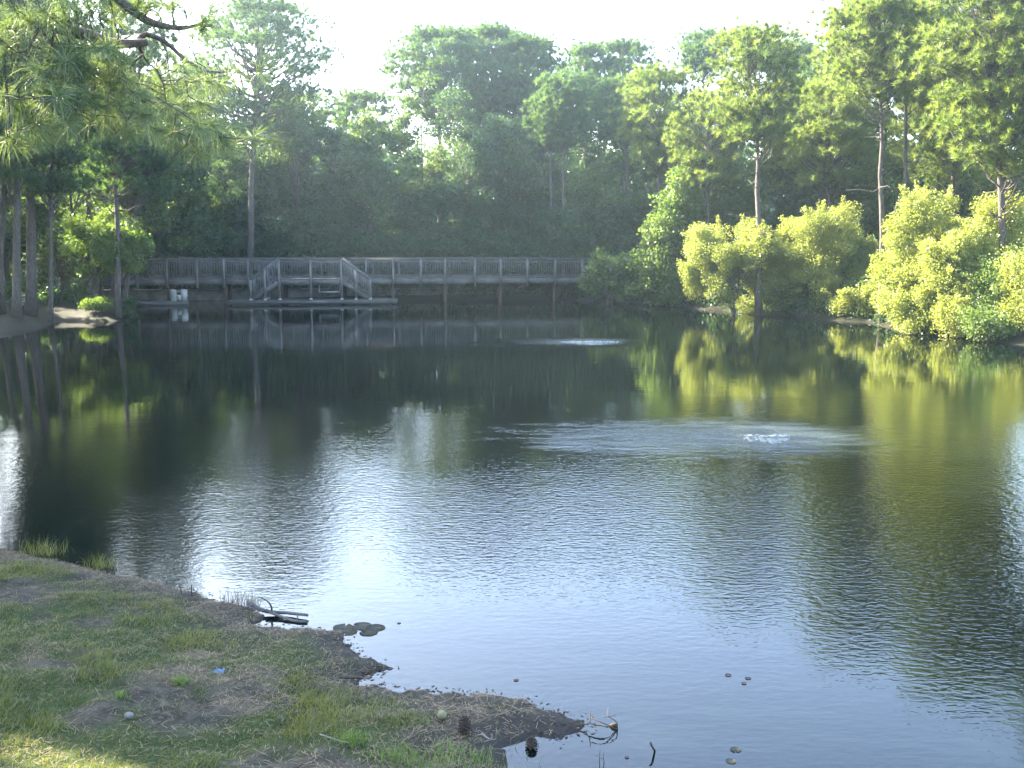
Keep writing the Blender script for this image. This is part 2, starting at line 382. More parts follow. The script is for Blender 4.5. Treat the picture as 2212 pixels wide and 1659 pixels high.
# ------------------------------------------------------------------ sunbeams kept free of leaves (gaps in the canopy)
BEAMS = []
def beam(p, r, start=1.0): BEAMS.append((np.array(p, float), r, start))
def open_to_sun(P, grow=0.0):
    """False for points that would stand in one of the gaps"""
    ok = np.ones(len(P), bool)
    for q, r, st in BEAMS:
        v = P-q; t = v@S; d = np.linalg.norm(v-t[:, None]*S, axis=1)
        ok &= ~((t > st) & (d < r+grow))
    return ok
for k in range(9):
    f = k/8; px, py = 25+250*f, 1538+130*f
    beam(on(px, py+2, .5), .12, 1.0)
for px, py, Y, r in [(100,640,47,.35),(128,643,47,.3),(205,668,46.3,.5),(190,470,47.5,.7),(235,490,47.5,.8),(280,525,47.5,.8),(165,500,47.5,.6),(330,390,56,1.2),(375,330,56,1.0),(480,400,62,1.2),(300,270,56,1.2),(90,430,52,1.0),
                     (640,240,64,1.6),(560,320,62,1.0),(800,270,63,1.2),(905,190,65,1.4),(60,340,44,1.0),(160,330,50,1.2),(1000,330,64,1.2)]:
    beam(at(px, py, Y), r, 2.2)
for px, py, Y in [(1720,470,48.6),(1800,450,48.6),(1860,500,48.6),(1780,560,48.6)]: beam(at(px, py, Y), 1.6, 5.0)
for px, py, Y in [(60,120,9.8),(160,200,10),(40,230,10),(330,160,10.7),(420,230,11),(260,60,10.2),(120,220,10)]:
    beam(at(px, py, Y), .55, 2.5)

# ------------------------------------------------------------------ plants
def needles(rng, Cn, Ax, n, L, Wd, spread):
    """n needles bursting from every centre Cn round the axis Ax -> triangles"""
    m = len(Cn); c = np.repeat(Cn, n, 0); a = np.repeat(Ax, n, 0)
    d = unit(a+spread*rng.normal(0, 1, (m*n, 3))); ln = L*rng.uniform(.65, 1.1, (m*n, 1))
    sd = unit(np.cross(d, rng.normal(0, 1, (m*n, 3))))*Wd*.5
    b = c+rng.normal(0, 1, (m*n, 3))*L*.10
    tip = b+d*ln; tip[:, 2] -= (ln[:, 0]**2)*.25
    V = np.stack([b-sd, b+sd, tip], 1).reshape(-1, 3)
    return V, np.arange(m*n*3).reshape(-1, 3), np.repeat(rng.uniform(0, 1, m), n)*.7+rng.uniform(0, .3, m*n)
def leaves(rng, Cn, n, rad, L, flat=.7, droop=0.0):
    m = len(Cn); c = np.repeat(Cn, n, 0); k = m*n
    rr = np.repeat(np.broadcast_to(rad, (m,)), n)[:, None]
    off = rng.normal(0, 1, (k, 3)); off = unit(off)*(rng.uniform(0, 1, (k, 1))**.45)*rr; off[:, 2] *= flat
    p = c+off
    d = unit(unit(off)+rng.normal(0, .8, (k, 3))+np.array([0, 0, -droop]))
    sd = unit(np.cross(d, unit(rng.normal(0, 1, (k, 3))+np.array([0, 0, .8]))))
    nm = np.cross(sd, d); ln = L*rng.uniform(.6, 1.25, (k, 1)); wd = ln*rng.uniform(.36, .5, (k, 1))
    mid = p+d*ln*.5+nm*ln*.07
    V = np.stack([p, mid+sd*wd, p+d*ln, mid-sd*wd], 1).reshape(-1, 3)
    return V, np.arange(k*4).reshape(-1, 4), np.repeat(rng.uniform(0, 1, m), n)*.6+rng.uniform(0, .4, k)
def curve(a, b, n=5, sag=0.0, rng=None, wob=0.0):
    t = np.linspace(0, 1, n)[:, None]; P = np.asarray(a)*(1-t)+np.asarray(b)*t
    P[:, 2] += (sag*4*t*(1-t))[:, 0]
    if wob:
        o = rng.normal(0, wob, (n, 3)); o[0] = 0; o[-1] = 0; P = P+o
    return P
SEED = [100]
def rngn():
    SEED[0] += 1; return np.random.default_rng(SEED[0])
def along(P, f):
    k = f*(len(P)-1); i = min(int(k), len(P)-2); return P[i]+(P[i+1]-P[i])*(k-i)
def tree_root(name, x, y, label, cat, group):
    return empty(name, (x, y, gz(x, y)-.02), label, cat, group)
def pine(label, bx, Y, top, wpx, bot, mat='pine', n=70, puffs=10, r0=.15, group='pines round the pond', bpy_=640, cx=None, wide=.31, dead=4, xy=None, h=None, cr=None, cb=None, lowfill=.0, shape=.5):
    """pine placed from the picture: trunk foot at column bx, depth Y, top at row `top`, crown wpx wide, crown bottom at row bot"""
    rng = rngn(); n = int(n*1.6)
    if xy is None:
        b = at(bx, bpy_, Y); x, y = b[0], Y; tp = at(cx if cx is not None else bx, top, Y); rx = wpx/2/2212*Y*1.02; zb = at(bx, bot, Y)[2]
    else:
        x, y = xy; tp = np.array([x+rng.uniform(-.5, .5), y, h]); rx = cr; zb = cb
    root = tree_root("pine_tree", x, y, label, "tree", group); z0 = root.location[2]
    base = np.array([x, y, z0-.1]); H = tp[2]-base[2]
    TP = curve(base, tp-np.array([0, 0, .5]), 12, 0, rng, .035); TP[1:4] = base+(TP[1:4]-base)
    rad = np.linspace(1, .22, 12)*r0; rad[0] *= 1.35
    tr = MB(); tr.tube(TP, rad, 9, .08, rng)
    # clumps on and inside the crown's own uneven outline
    u = rng.uniform(0, 1, n)**.75; lv = max(5, int((tp[2]-zb)/1.1)); u = np.clip((np.floor(u*lv)+.5+rng.normal(0, .16, n))/lv, 0, 1); th = rng.uniform(0, 2*np.pi, n)
    prof = np.where(u > shape, np.sqrt(np.maximum(0, 1-((u-shape)/(1-shape))**2)), .45+.55*(u/max(shape, .01))**.8)
    lob = 1+.22*np.sin(th*3+rng.uniform(0, 6))*rng.uniform(.4, 1)
    rr = rx*prof*lob*(rng.uniform(.25, 1, n)**.5)
    ctr = TP[0]+(TP[-1]-TP[0])*((zb+(tp[2]-zb)*u-z0)/H)[:, None]
    T = ctr+np.stack([np.cos(th)*rr, np.sin(th)*rr, np.zeros(n)], 1); T[:, 2] = zb+(tp[2]-.25-zb)*u
    T = T[open_to_sun(T, .25)]
    allC = []; allA = []
    for t in T:
        hd = np.linalg.norm(t[:2]-TP[-1][:2]); f = np.clip((t[2]-.45*hd-rng.uniform(0, .6)-z0)/H, .15, .96); s = along(TP, f)
        bp = curve(s, t, 5, -.12*hd, rng, .06*max(.3, hd))
        if BEAMS and not open_to_sun(curve(s, t, 12, -.12*hd), .08).all(): continue
        tr.tube(bp, np.linspace(max(.02, .022*hd), .012, 5), 5)
        o = rng.normal(0, 1, (puffs, 3))*np.array([.46, .46, .20])*(wide/.31); o[0] = 0
        cc = t+o; allC.append(cc); allA.append(unit(o*.8+unit(t-s)*.35+np.array([0, 0, .55])))
    if lowfill:
        m = int(n*lowfill)
    for k in range(dead):
        f = rng.uniform(.3, max(.35, (zb-z0)/H)); s = along(TP, f); a = rng.uniform(0, 6.28); l = rng.uniform(.5, 1.6)
        e = s+np.array([math.cos(a)*l, math.sin(a)*l, rng.uniform(-.2, .6)]); tr.tube(curve(s, e, 4, -.1, rng, .06), np.linspace(.03, .008, 4), 5)
    Cn = np.vstack(allC); A = np.vstack(allA); ok_ = open_to_sun(Cn, wide*.55); Cn, A = Cn[ok_], A[ok_]
    V, F, ti = needles(rng, Cn, A, 40, wide, .032*max(1, Y/62 if xy is None else 1), .70)
    place(tr.build("trunk", M['bark'], smooth=True), root)
    place(mk("crown", V, [F], M[mat], attrs={"tint": ('FACE', ti)}), root)
    return root
def leafy(label, cx, Y, top, wpx, bot, mat='under', n=46, per=170, L=.15, name="broadleaf_tree", group='leafy trees behind the boardwalk', r0=.11, xy=None, h=None, cr=None, cb=None, stems=1, base_px=None, cat="tree", clump=.72, droop=0.0, flat=.7, barkm='barkdark', power=.5, lobes=9, shoots=0):
    rng = rngn(); n = int(n*1.7)
    if xy is None:
        c = at(cx, (top+bot)/2, Y); b = at(base_px if base_px is not None else cx, 640, Y); x, y = b[0], Y
        zt = at(cx, top, Y)[2]; zb = at(cx, bot, Y)[2]; rx = wpx/2/2212*Y; cxw = c[0]
    else: x, y = xy; zt, zb, rx, cxw = h, cb, cr, xy[0]
    root = tree_root(name, x, y, label, cat, group); z0 = root.location[2]
    zb = max(zb, z0+.15)
    tr = MB(); tops = []
    for s in range(stems):
        a = rng.uniform(0, 6.28); sp = (.28*rx if stems > 1 else .06*rx)
        e = np.array([cxw+math.cos(a)*sp, y+math.sin(a)*sp, zb+(zt-zb)*.55])
        st0 = np.array([x+(rng.uniform(-.15, .15) if stems > 1 else 0), y+(rng.uniform(-.15, .15) if stems > 1 else 0), z0-.1])
        P = curve(st0, e, 7, 0, rng, .05*min(2, rx)); tr.tube(P, np.linspace(r0, r0*.35, 7), 7, .06, rng); tops.append(P)
    nb = lobes; hz_ = (zt-zb)/2; ba = rng.uniform(0, 2*np.pi, nb)+np.arange(nb)*2.4; bz = rng.permutation(np.linspace(-.70, .60, nb))+rng.uniform(-.12, .12, nb); br_ = rng.uniform(.34, .52, nb)*(9/nb)**.5
    bq = np.sqrt(np.maximum(.05, 1-np.maximum(bz, -.1)**2))*rng.uniform(.40, .72, nb)
    bc = np.stack([np.cos(ba)*bq*rx, np.sin(ba)*bq*rx*.85, bz*hz_], 1); wgt = br_**2/np.sum(br_**2); ib = rng.choice(nb, n, p=wgt)
    dv = unit(rng.normal(0, 1, (n, 3))); q = rng.uniform(.2, 1, n)**power
    T = np.array([cxw, y, (zt+zb)/2])+bc[ib]+dv*(q*br_[ib])[:, None]*np.array([rx, rx*.85, max(hz_*.9, rx*.6) if hz_ > rx*.5 else hz_])
    T[:, 2] = np.minimum(T[:, 2], zt-clump*.35)
    T[:, 2] = np.maximum(T[:, 2], z0+.25)
    if shoots:      # long leafy shoots that break the outline
        o = T[rng.choice(len(T), shoots)]; dr = unit((o-np.array([cxw, y, zb]))*np.array([1, 1, .6])+rng.normal(0, .5, o.shape)+np.array([0, 0, .9])); ln = rng.uniform(.4, 1.1, (shoots, 1))
        SH = np.vstack([o+dr*ln*f-np.array([0, 0, .12])*(ln*f)**2*2 for f in np.linspace(.25, 1, 6)])
    T = T[open_to_sun(T, .8)]
    CL = clump*rng.uniform(.6, 1.25, len(T)); PER = per
    for t in T[::2]:
        P = tops[rng.integers(len(tops))]; s = along(P, rng.uniform(.45, 1)); tr.tube(curve(s, t, 4, .0, rng, .08), np.linspace(r0*.28, .01, 4), 5)
    V, F, ti = leaves(rng, T, per, CL, L, flat, droop)
    if shoots:
        V2, F2, ti2 = leaves(rng, SH, 16, .10, L*1.05, 1.0, droop); F = np.vstack([F, F2+len(V)]); V = np.vstack([V, V2]); ti = np.concatenate([ti, ti2*.5+.5])
        for k in range(shoots): tr.tube(SH[k::shoots], np.linspace(.008, .003, 6), 4)
    V[:, 2] = np.maximum(V[:, 2], .03)
    place(tr.build("trunk" if cat == "tree" else "stems", M[barkm], smooth=True), root)
    place(mk("crown" if cat == "tree" else "foliage", V, [F], M[mat], attrs={"tint": ('FACE', ti)}), root)
    return root

# ---- far pines behind the boardwalk, left to right
GP = 'tall pines behind the boardwalk'
pine("tallest pine left of the white sky gap, wide ragged crown over bare trunk", 533, 62.2, -8, 300, 300, n=190, r0=.23, group=GP, cx=560, bpy_=560)
pine("small pointed pine crown just right of the white sky gap", 785, 72, 190, 130, 340, n=60, r0=.16, group=GP)
pine("pine with the left shoulder of the big dome shaped crown, forked limbs against sky", 950, 70, 56, 225, 240, n=150, r0=.22, group=GP, shape=.3)
pine("pine at the very top of the big dome shaped crown", 1062, 72, 46, 140, 270, n=105, r0=.2, group=GP)
pine("pine making the right shoulder of the big dome shaped crown", 1140, 71, 70, 150, 270, n=120, r0=.2, group=GP, shape=.35)
pine("narrow dark pine in front of the dome's right edge, thin bare trunk", 1218, 62.4, 150, 92, 320, n=62, r0=.15, group=GP)
pine("slim pine whose pale trunk stands just left of a bright sky hole", 1189, 62.6, 200, 80, 310, n=40, r0=.15, group=GP)
pine("flat topped pine in the dip right of the big dome", 1265, 74, 86, 125, 260, n=62, r0=.2, group=GP, shape=.35)
pine("spreading pine with a long crown reaching right over the dip", 1345, 75, 84, 170, 240, n=68, r0=.2, group=GP, shape=.3)
pine("dark bushy pine below the spreading crown, mid height", 1355, 68, 160, 130, 320, n=70, r0=.17, group=GP)
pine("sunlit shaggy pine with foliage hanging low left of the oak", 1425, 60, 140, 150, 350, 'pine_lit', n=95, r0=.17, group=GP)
pine("slender round topped pine standing against the sky left of the shore pine", 1522, 70, 62, 100, 165, n=52, r0=.17, group=GP)
pine("dark pine crown showing behind the shore pine on its right", 1712, 68, 88, 110, 190, n=55, r0=.18, group=GP)
pine("pine in the background between the shore pine and the two straight trunks", 1800, 62, 130, 150, 330, 'pine', n=75, r0=.18, group=GP)
pine("pine tucked under the right shoulder of the tallest pine, clumps against the sky", 655, 66, 150, 130, 340, n=85, r0=.15, group=GP)
# ---- pines on the right bank
GR = 'pines on the right bank'
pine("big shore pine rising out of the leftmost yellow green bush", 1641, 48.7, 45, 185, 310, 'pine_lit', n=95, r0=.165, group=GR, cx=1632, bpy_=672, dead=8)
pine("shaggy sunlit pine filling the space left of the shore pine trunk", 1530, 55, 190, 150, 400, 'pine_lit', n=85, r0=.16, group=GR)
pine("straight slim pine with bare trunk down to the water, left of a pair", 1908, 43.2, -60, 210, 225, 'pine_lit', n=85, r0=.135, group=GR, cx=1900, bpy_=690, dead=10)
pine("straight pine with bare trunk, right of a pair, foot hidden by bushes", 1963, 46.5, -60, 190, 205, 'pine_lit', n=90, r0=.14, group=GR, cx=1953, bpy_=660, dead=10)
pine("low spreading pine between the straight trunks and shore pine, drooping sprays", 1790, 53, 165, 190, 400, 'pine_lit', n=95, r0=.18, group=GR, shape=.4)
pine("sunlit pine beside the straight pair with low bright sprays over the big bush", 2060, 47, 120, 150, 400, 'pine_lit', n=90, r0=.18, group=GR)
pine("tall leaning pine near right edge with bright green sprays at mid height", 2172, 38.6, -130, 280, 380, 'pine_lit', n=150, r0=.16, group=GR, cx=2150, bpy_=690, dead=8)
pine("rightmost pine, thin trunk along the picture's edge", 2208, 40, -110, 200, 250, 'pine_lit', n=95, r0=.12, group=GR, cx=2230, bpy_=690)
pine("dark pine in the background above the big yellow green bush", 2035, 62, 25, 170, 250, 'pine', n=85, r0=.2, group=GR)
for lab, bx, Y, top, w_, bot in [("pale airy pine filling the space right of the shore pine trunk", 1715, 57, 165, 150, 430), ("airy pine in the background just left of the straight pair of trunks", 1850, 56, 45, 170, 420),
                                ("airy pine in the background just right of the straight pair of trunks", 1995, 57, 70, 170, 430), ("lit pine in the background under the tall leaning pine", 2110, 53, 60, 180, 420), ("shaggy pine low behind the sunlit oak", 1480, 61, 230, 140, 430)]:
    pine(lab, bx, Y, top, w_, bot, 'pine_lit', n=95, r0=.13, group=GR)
# ---- pines on the left bank
GL = 'pines on the left bank'
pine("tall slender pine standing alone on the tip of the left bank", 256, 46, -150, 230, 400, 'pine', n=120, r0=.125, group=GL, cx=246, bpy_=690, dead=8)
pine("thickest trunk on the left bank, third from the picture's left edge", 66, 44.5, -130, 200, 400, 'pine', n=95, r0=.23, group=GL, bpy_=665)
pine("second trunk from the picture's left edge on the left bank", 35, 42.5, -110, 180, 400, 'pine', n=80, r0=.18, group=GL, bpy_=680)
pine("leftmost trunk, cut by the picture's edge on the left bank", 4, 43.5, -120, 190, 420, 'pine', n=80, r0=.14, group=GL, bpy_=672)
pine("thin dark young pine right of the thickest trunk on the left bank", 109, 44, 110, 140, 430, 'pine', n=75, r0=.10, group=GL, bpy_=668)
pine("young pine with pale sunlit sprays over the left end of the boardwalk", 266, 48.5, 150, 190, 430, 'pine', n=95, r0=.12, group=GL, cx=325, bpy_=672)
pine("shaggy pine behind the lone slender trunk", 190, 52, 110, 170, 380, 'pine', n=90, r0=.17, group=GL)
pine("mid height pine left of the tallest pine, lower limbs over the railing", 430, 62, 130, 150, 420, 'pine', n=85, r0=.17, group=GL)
# off-frame pines of the left bank: they shade the near bank
GO = 'pines along the left bank outside the picture'
for k, (x, y, h, cr) in enumerate([(-12.6, 17.5, 15, 3.0), (-15.5, 23, 17, 3.2), (-18.5, 28, 18, 3.2), (-14.8, 11.0, 14, 3.2), (-18.5, 18.5, 17, 3.4), (-22, 24, 18, 3.4), (-22.5, 33, 17, 3.0), (-26.5, 40, 18, 3.2), (-11, 9.5, 12, 2.8), (-17, 10, 15, 3.2), (-27, 29, 19, 3.4), (-30, 48, 18, 3.2), (-34, 56, 18, 3.2)]):
    pine("pine on the left bank beyond the picture's left edge", 0, y, 0, 0, 0, 'pine', n=130, puffs=14, r0=.2, group=GO, xy=(x, y), h=h, cr=cr, cb=h*.30, wide=.40)
for k, (x, y, h, cr) in enumerate([(23.5, 38, 19, 3.0), (24, 31, 18, 3.2), (25.5, 26, 17, 3.2)]):
    pine("pine on the right bank beyond the picture's right edge", 0, y, 0, 0, 0, 'pine', n=110, puffs=14, r0=.2, group='pines along the right bank outside the picture', xy=(x, y), h=h, cr=cr, cb=h*.3, wide=.40)
for k, (x, y, h, cr) in enumerate([(-26.5, 49.5, 8, 2.4), (-29.5, 52.5, 9, 2.6), (-25.5, 44.5, 7, 2.0), (-31, 46.5, 9, 2.6)]):  # unseen leafy trees added to keep the sun off the left bank
    leafy("leafy tree on the left bank beyond the picture's left edge", 0, y, 0, 0, 0, 'under', n=50, per=170, L=.17, group='unseen leafy trees added to shade the left bank', xy=(x, y), h=h, cr=cr, cb=1.2)
# ---- leafy trees behind the boardwalk
GB = 'leafy trees behind the boardwalk'
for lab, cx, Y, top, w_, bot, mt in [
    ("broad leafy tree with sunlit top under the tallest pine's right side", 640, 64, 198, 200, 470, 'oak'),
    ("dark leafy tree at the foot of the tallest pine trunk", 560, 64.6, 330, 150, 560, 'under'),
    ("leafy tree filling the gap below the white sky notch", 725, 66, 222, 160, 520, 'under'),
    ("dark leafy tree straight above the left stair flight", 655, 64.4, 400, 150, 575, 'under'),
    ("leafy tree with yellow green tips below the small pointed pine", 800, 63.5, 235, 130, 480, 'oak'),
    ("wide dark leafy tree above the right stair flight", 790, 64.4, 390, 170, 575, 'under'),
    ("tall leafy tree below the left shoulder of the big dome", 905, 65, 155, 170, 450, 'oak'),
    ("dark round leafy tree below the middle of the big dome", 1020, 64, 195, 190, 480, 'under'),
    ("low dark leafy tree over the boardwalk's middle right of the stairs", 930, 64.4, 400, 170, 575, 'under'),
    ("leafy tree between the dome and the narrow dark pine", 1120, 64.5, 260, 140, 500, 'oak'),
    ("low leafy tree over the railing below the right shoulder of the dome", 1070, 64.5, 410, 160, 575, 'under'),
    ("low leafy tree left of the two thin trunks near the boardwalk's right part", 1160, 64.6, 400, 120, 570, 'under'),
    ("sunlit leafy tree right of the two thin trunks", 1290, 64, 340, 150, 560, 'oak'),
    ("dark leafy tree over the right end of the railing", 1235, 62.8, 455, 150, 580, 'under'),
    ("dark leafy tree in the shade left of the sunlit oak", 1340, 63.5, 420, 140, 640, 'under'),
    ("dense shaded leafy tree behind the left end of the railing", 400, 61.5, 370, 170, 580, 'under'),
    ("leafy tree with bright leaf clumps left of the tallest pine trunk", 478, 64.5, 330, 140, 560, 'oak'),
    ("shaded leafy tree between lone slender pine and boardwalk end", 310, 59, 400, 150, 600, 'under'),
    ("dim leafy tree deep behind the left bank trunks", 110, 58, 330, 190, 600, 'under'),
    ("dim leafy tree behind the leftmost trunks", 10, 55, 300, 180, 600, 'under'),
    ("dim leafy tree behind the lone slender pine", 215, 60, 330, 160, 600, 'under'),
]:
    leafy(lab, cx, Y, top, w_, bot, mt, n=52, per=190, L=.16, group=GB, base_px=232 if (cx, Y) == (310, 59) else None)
# ---- right bank leafy trees
GK = 'leafy trees on the right bank'
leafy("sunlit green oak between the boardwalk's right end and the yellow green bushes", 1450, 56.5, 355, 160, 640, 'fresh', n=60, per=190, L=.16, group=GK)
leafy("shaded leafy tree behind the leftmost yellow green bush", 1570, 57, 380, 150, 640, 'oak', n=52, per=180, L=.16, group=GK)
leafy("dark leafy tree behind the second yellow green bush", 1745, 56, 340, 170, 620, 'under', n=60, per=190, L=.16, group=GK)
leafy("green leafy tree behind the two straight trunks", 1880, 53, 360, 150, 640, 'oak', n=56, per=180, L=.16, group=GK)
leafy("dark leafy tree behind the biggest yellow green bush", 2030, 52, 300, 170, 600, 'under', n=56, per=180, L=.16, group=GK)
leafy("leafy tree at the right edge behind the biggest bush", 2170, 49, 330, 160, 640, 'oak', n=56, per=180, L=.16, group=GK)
leafy("bright leafy tree high behind the big shore pine", 1690, 60, 200, 150, 420, 'oak', n=50, per=170, L=.16, group=GK)
# ---- bushes at the water
GS = 'bushes along the right bank'
def bush(label, cx, Y, top, w_, bot, mat='willow', n=60, per=200, L=.070, stems=6, **k):
    return leafy(label, cx, Y, top, w_, bot, mat, n=n, per=per, L=L, name="shore_bush", group=GS, stems=stems, cat="bush", clump=.50, flat=.85, r0=.05, power=.45, lobes=22, shoots=max(25, n//2), **k)
bush("leftmost yellow green bush hanging over the water round the shore pine", 1588, 49.4, 446, 225, 692, n=140, per=400)
bush("second yellow green bush, between the shore pine and the straight trunk", 1790, 48.6, 438, 240, 690, n=150, per=400)
bush("biggest yellow green bush, right of the straight trunks, leaning over the water", 2062, 39.6, 416, 350, 735, n=260, per=420)
bush("low bright lobe of bush at the foot of the straight bare trunk", 1962, 41.8, 585, 110, 728, n=40, per=200)
bush("greyer round bush with dark forking stems near right edge", 2150, 36.6, 552, 95, 715, 'fresh', n=40, per=200, stems=5, base_px=2170)
bush("yellow bush cut by the picture's right edge", 2216, 35.4, 515, 105, 725, n=46, per=200)
bush("pale bush filling the gap between the leftmost and second yellow green bushes", 1690, 49.6, 455, 130, 690, n=60, per=380)
bush("pale bush between the second bush and the biggest one, behind the straight trunk", 1880, 47.5, 520, 100, 690, n=50, per=380)
bush("bright bush rising behind the biggest bush at the right edge", 2175, 41.5, 478, 150, 700, n=70, per=380)
bush("low lime skirt of the biggest bush dipping into the water on its left", 1985, 38.9, 610, 120, 735, n=40, per=380)
bush("low lime skirt of the biggest bush dipping into the water at its middle", 2075, 37.4, 620, 110, 745, n=40, per=380)
bush("low scrub under the dark forking stems at the right bank", 2140, 36.0, 668, 120, 750, 'fresh', n=30, per=220)
bush("low lime scrub on the bank between the second bush and straight trunk", 1850, 45.6, 615, 110, 700, n=30, per=240)
bush("bright green shrub between second bush and straight trunk, low", 1862, 47.5, 520, 85, 640, 'fresh', n=36, per=180)
bush("dark shrub covering the boardwalk's right end", 1315, 57.5, 540, 120, 645, 'oak', n=46, per=180, L=.12)
bush("small pale green shrub by the water left of the yellow bushes", 1452, 55.8, 575, 62, 655, 'fresh', n=22, per=150, L=.11)
bush("small dark green shrub left of the pale one by the water", 1405, 56.8, 560, 70, 650, 'oak', n=24, per=150, L=.12)
bush("low olive shrub between second bush and shore pine roots", 1730, 49.2, 628, 110, 680, 'oak', n=26, per=150, L=.09)
# left bank small trees
leafy("crooked multi stemmed small tree on the left bank with yellow lit top", 225, 47.5, 452, 215, 612, 'fresh', n=62, per=190, L=.12, name="small_tree", group='small growth on the left bank', stems=5, r0=.05, base_px=215, clump=.5)
leafy("low shaded bush behind the thickest left trunk", 130, 49, 480, 140, 610, 'oak', n=40, per=170, L=.13, name="small_tree", group='small growth on the left bank', stems=3, r0=.05)
leafy("little sunlit shrub at the water's edge of the left bank", 205, 46.4, 645, 70, 690, 'fresh', n=16, per=120, L=.09, name="shore_bush", group='small growth on the left bank', stems=4, r0=.02, cat="bush", clump=.3)
leafy("dull little shrub at the foot of the lone slender pine", 272, 46.3, 640, 55, 690, 'under', n=14, per=120, L=.09, name="shore_bush", group='small growth on the left bank', stems=4, r0=.02, cat="bush", clump=.3)
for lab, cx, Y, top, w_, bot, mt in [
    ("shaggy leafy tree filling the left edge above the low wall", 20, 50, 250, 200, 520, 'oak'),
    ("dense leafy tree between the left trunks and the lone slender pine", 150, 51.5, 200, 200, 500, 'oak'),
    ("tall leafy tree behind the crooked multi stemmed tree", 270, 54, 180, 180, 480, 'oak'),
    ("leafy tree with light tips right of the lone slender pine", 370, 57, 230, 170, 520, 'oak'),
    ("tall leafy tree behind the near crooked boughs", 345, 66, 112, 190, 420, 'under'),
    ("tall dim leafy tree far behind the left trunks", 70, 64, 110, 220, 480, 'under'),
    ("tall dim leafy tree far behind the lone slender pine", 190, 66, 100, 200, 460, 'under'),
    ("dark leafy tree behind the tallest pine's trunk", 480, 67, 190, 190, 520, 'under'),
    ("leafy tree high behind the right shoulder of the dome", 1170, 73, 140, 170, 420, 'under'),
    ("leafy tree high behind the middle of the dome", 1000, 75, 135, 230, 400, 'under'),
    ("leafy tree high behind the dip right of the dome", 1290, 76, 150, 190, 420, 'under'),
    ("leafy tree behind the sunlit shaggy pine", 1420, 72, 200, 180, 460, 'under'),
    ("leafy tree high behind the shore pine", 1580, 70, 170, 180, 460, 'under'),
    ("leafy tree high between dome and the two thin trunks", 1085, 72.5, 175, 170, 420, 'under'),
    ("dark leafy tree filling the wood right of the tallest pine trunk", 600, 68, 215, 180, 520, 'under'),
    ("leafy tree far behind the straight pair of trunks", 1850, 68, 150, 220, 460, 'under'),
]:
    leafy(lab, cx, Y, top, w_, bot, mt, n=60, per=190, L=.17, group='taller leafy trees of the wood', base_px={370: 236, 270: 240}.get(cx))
# far wood behind everything
rng = rngn(); n = 2500
T = np.stack([rng.uniform(-75, 75, n), rng.uniform(82, 98, n), rng.uniform(.5, 1, n)], 1)
hgt = 9+4*fbm(T[:, 0]*.08, T[:, 1]*.0, 8, 3); T[:, 2] = .6+hgt*(rng.uniform(0, 1, n)**1.15)
V, F, ti = leaves(rng, T, 90, 1.6, .5, .8)
tag(mk("far_woods", V, [F], M['under'], attrs={"tint": ('FACE', ti)}), kind='stuff')


# undergrowth: the waist high tangle nobody could count, behind the boardwalk and along both banks
rng = rngn()
def tangle(pts, hs, per, L, mat, rad=.45):
    V, F, ti = leaves(rng, pts, per, rad*rng.uniform(.7, 1.3, len(pts)), L, .8)
    V[:, 2] = np.maximum(V[:, 2], .01)
    return V, F, ti
P = []
for k in range(11000):
    x = rng.uniform(-48, 30); y = rng.uniform(36, 82); P.append((x, y))
for k in range(3200): P.append((rng.uniform(-34, 6), rng.uniform(62.3, 65.5)))
P = np.array(P); sdv = sdist(P[:, 0], P[:, 1])
on_l = (P[:, 0] < -17) & (P[:, 1] < 60); onb = P[:, 1] > 62.2; on_r = (P[:, 0] > 4) & (P[:, 1] <= 62.2)
keep = (sdv > .15) & (on_r | onb | (on_l & (sdv > 2.2) & (rng.uniform(0, 1, len(P)) < .45)))
keep &= rng.uniform(0, 1, len(P)) < np.where(P[:, 1] > 70, .35, 1)
P = P[keep]; sdv = sdv[keep]
zz = land(P[:, 0], P[:, 1], sdv)
hh = np.where(P[:, 1] > 61.5, 3.4, np.where(P[:, 0] > 4, 1.3, .9))*rng.uniform(.05, 1, len(P))*np.clip(sdv/np.where(P[:, 1] > 61.8, .4, 1.2), .2, 1)
T = np.stack([P[:, 0], P[:, 1], zz+hh], 1); T = T[open_to_sun(T, .3)]
V, F, ti = tangle(T, None, 80, .13, 'under', .5)
tag(mk("undergrowth", V, [F], M['under'], attrs={"tint": ('FACE', ti)}), kind='stuff')

# ------------------------------------------------------------------ boardwalk
A0 = at(250, 600, 58.0); B0 = at(1265, 600, 61.0)
ux = unit(np.array([B0[0]-A0[0], B0[1]-A0[1], 0])); uy = np.array([-ux[1], ux[0], 0]); uz = np.array([0, 0, 1.])
def sx_of(px):      # distance along the boardwalk seen at picture column px
    d = ray(px, 590); n = A0[:2]; a = np.array([[ux[0], -d[0]], [ux[1], -d[1]]]); return float(np.linalg.solve(a, -n)[0])
ORG = np.array([A0[0], A0[1], 0.0])
class BW(MB):       # boxes and bars given along the walk (s), across it (t) and up (z)
    def bx(self, s0, s1, t0, t1, z0, z1):
        V = [ORG+ux*s_+uy*t_+uz*z_ for z_ in (z0, z1) for s_, t_ in ((s0, t0), (s1, t0), (s1, t1), (s0, t1))]
        return self.add(V, [(0,3,2,1),(4,5,6,7),(0,1,5,4),(1,2,6,5),(2,3,7,6),(3,0,4,7)])
    def br(self, a, b, w_, h_):
        f = lambda q: ORG+ux*q[0]+uy*q[1]+uz*q[2]
        return self.bar(f(a), f(b), w_, h_)
def pt(s_, t_, z_): return ORG+ux*s_+uy*t_+uz*z_
DZ, RZ = 1.43, 2.57
bw = empty("boardwalk", pt(sx_of(675), 1, 0), "long grey weathered boardwalk with picket railings crossing the far end of the pond", "boardwalk")
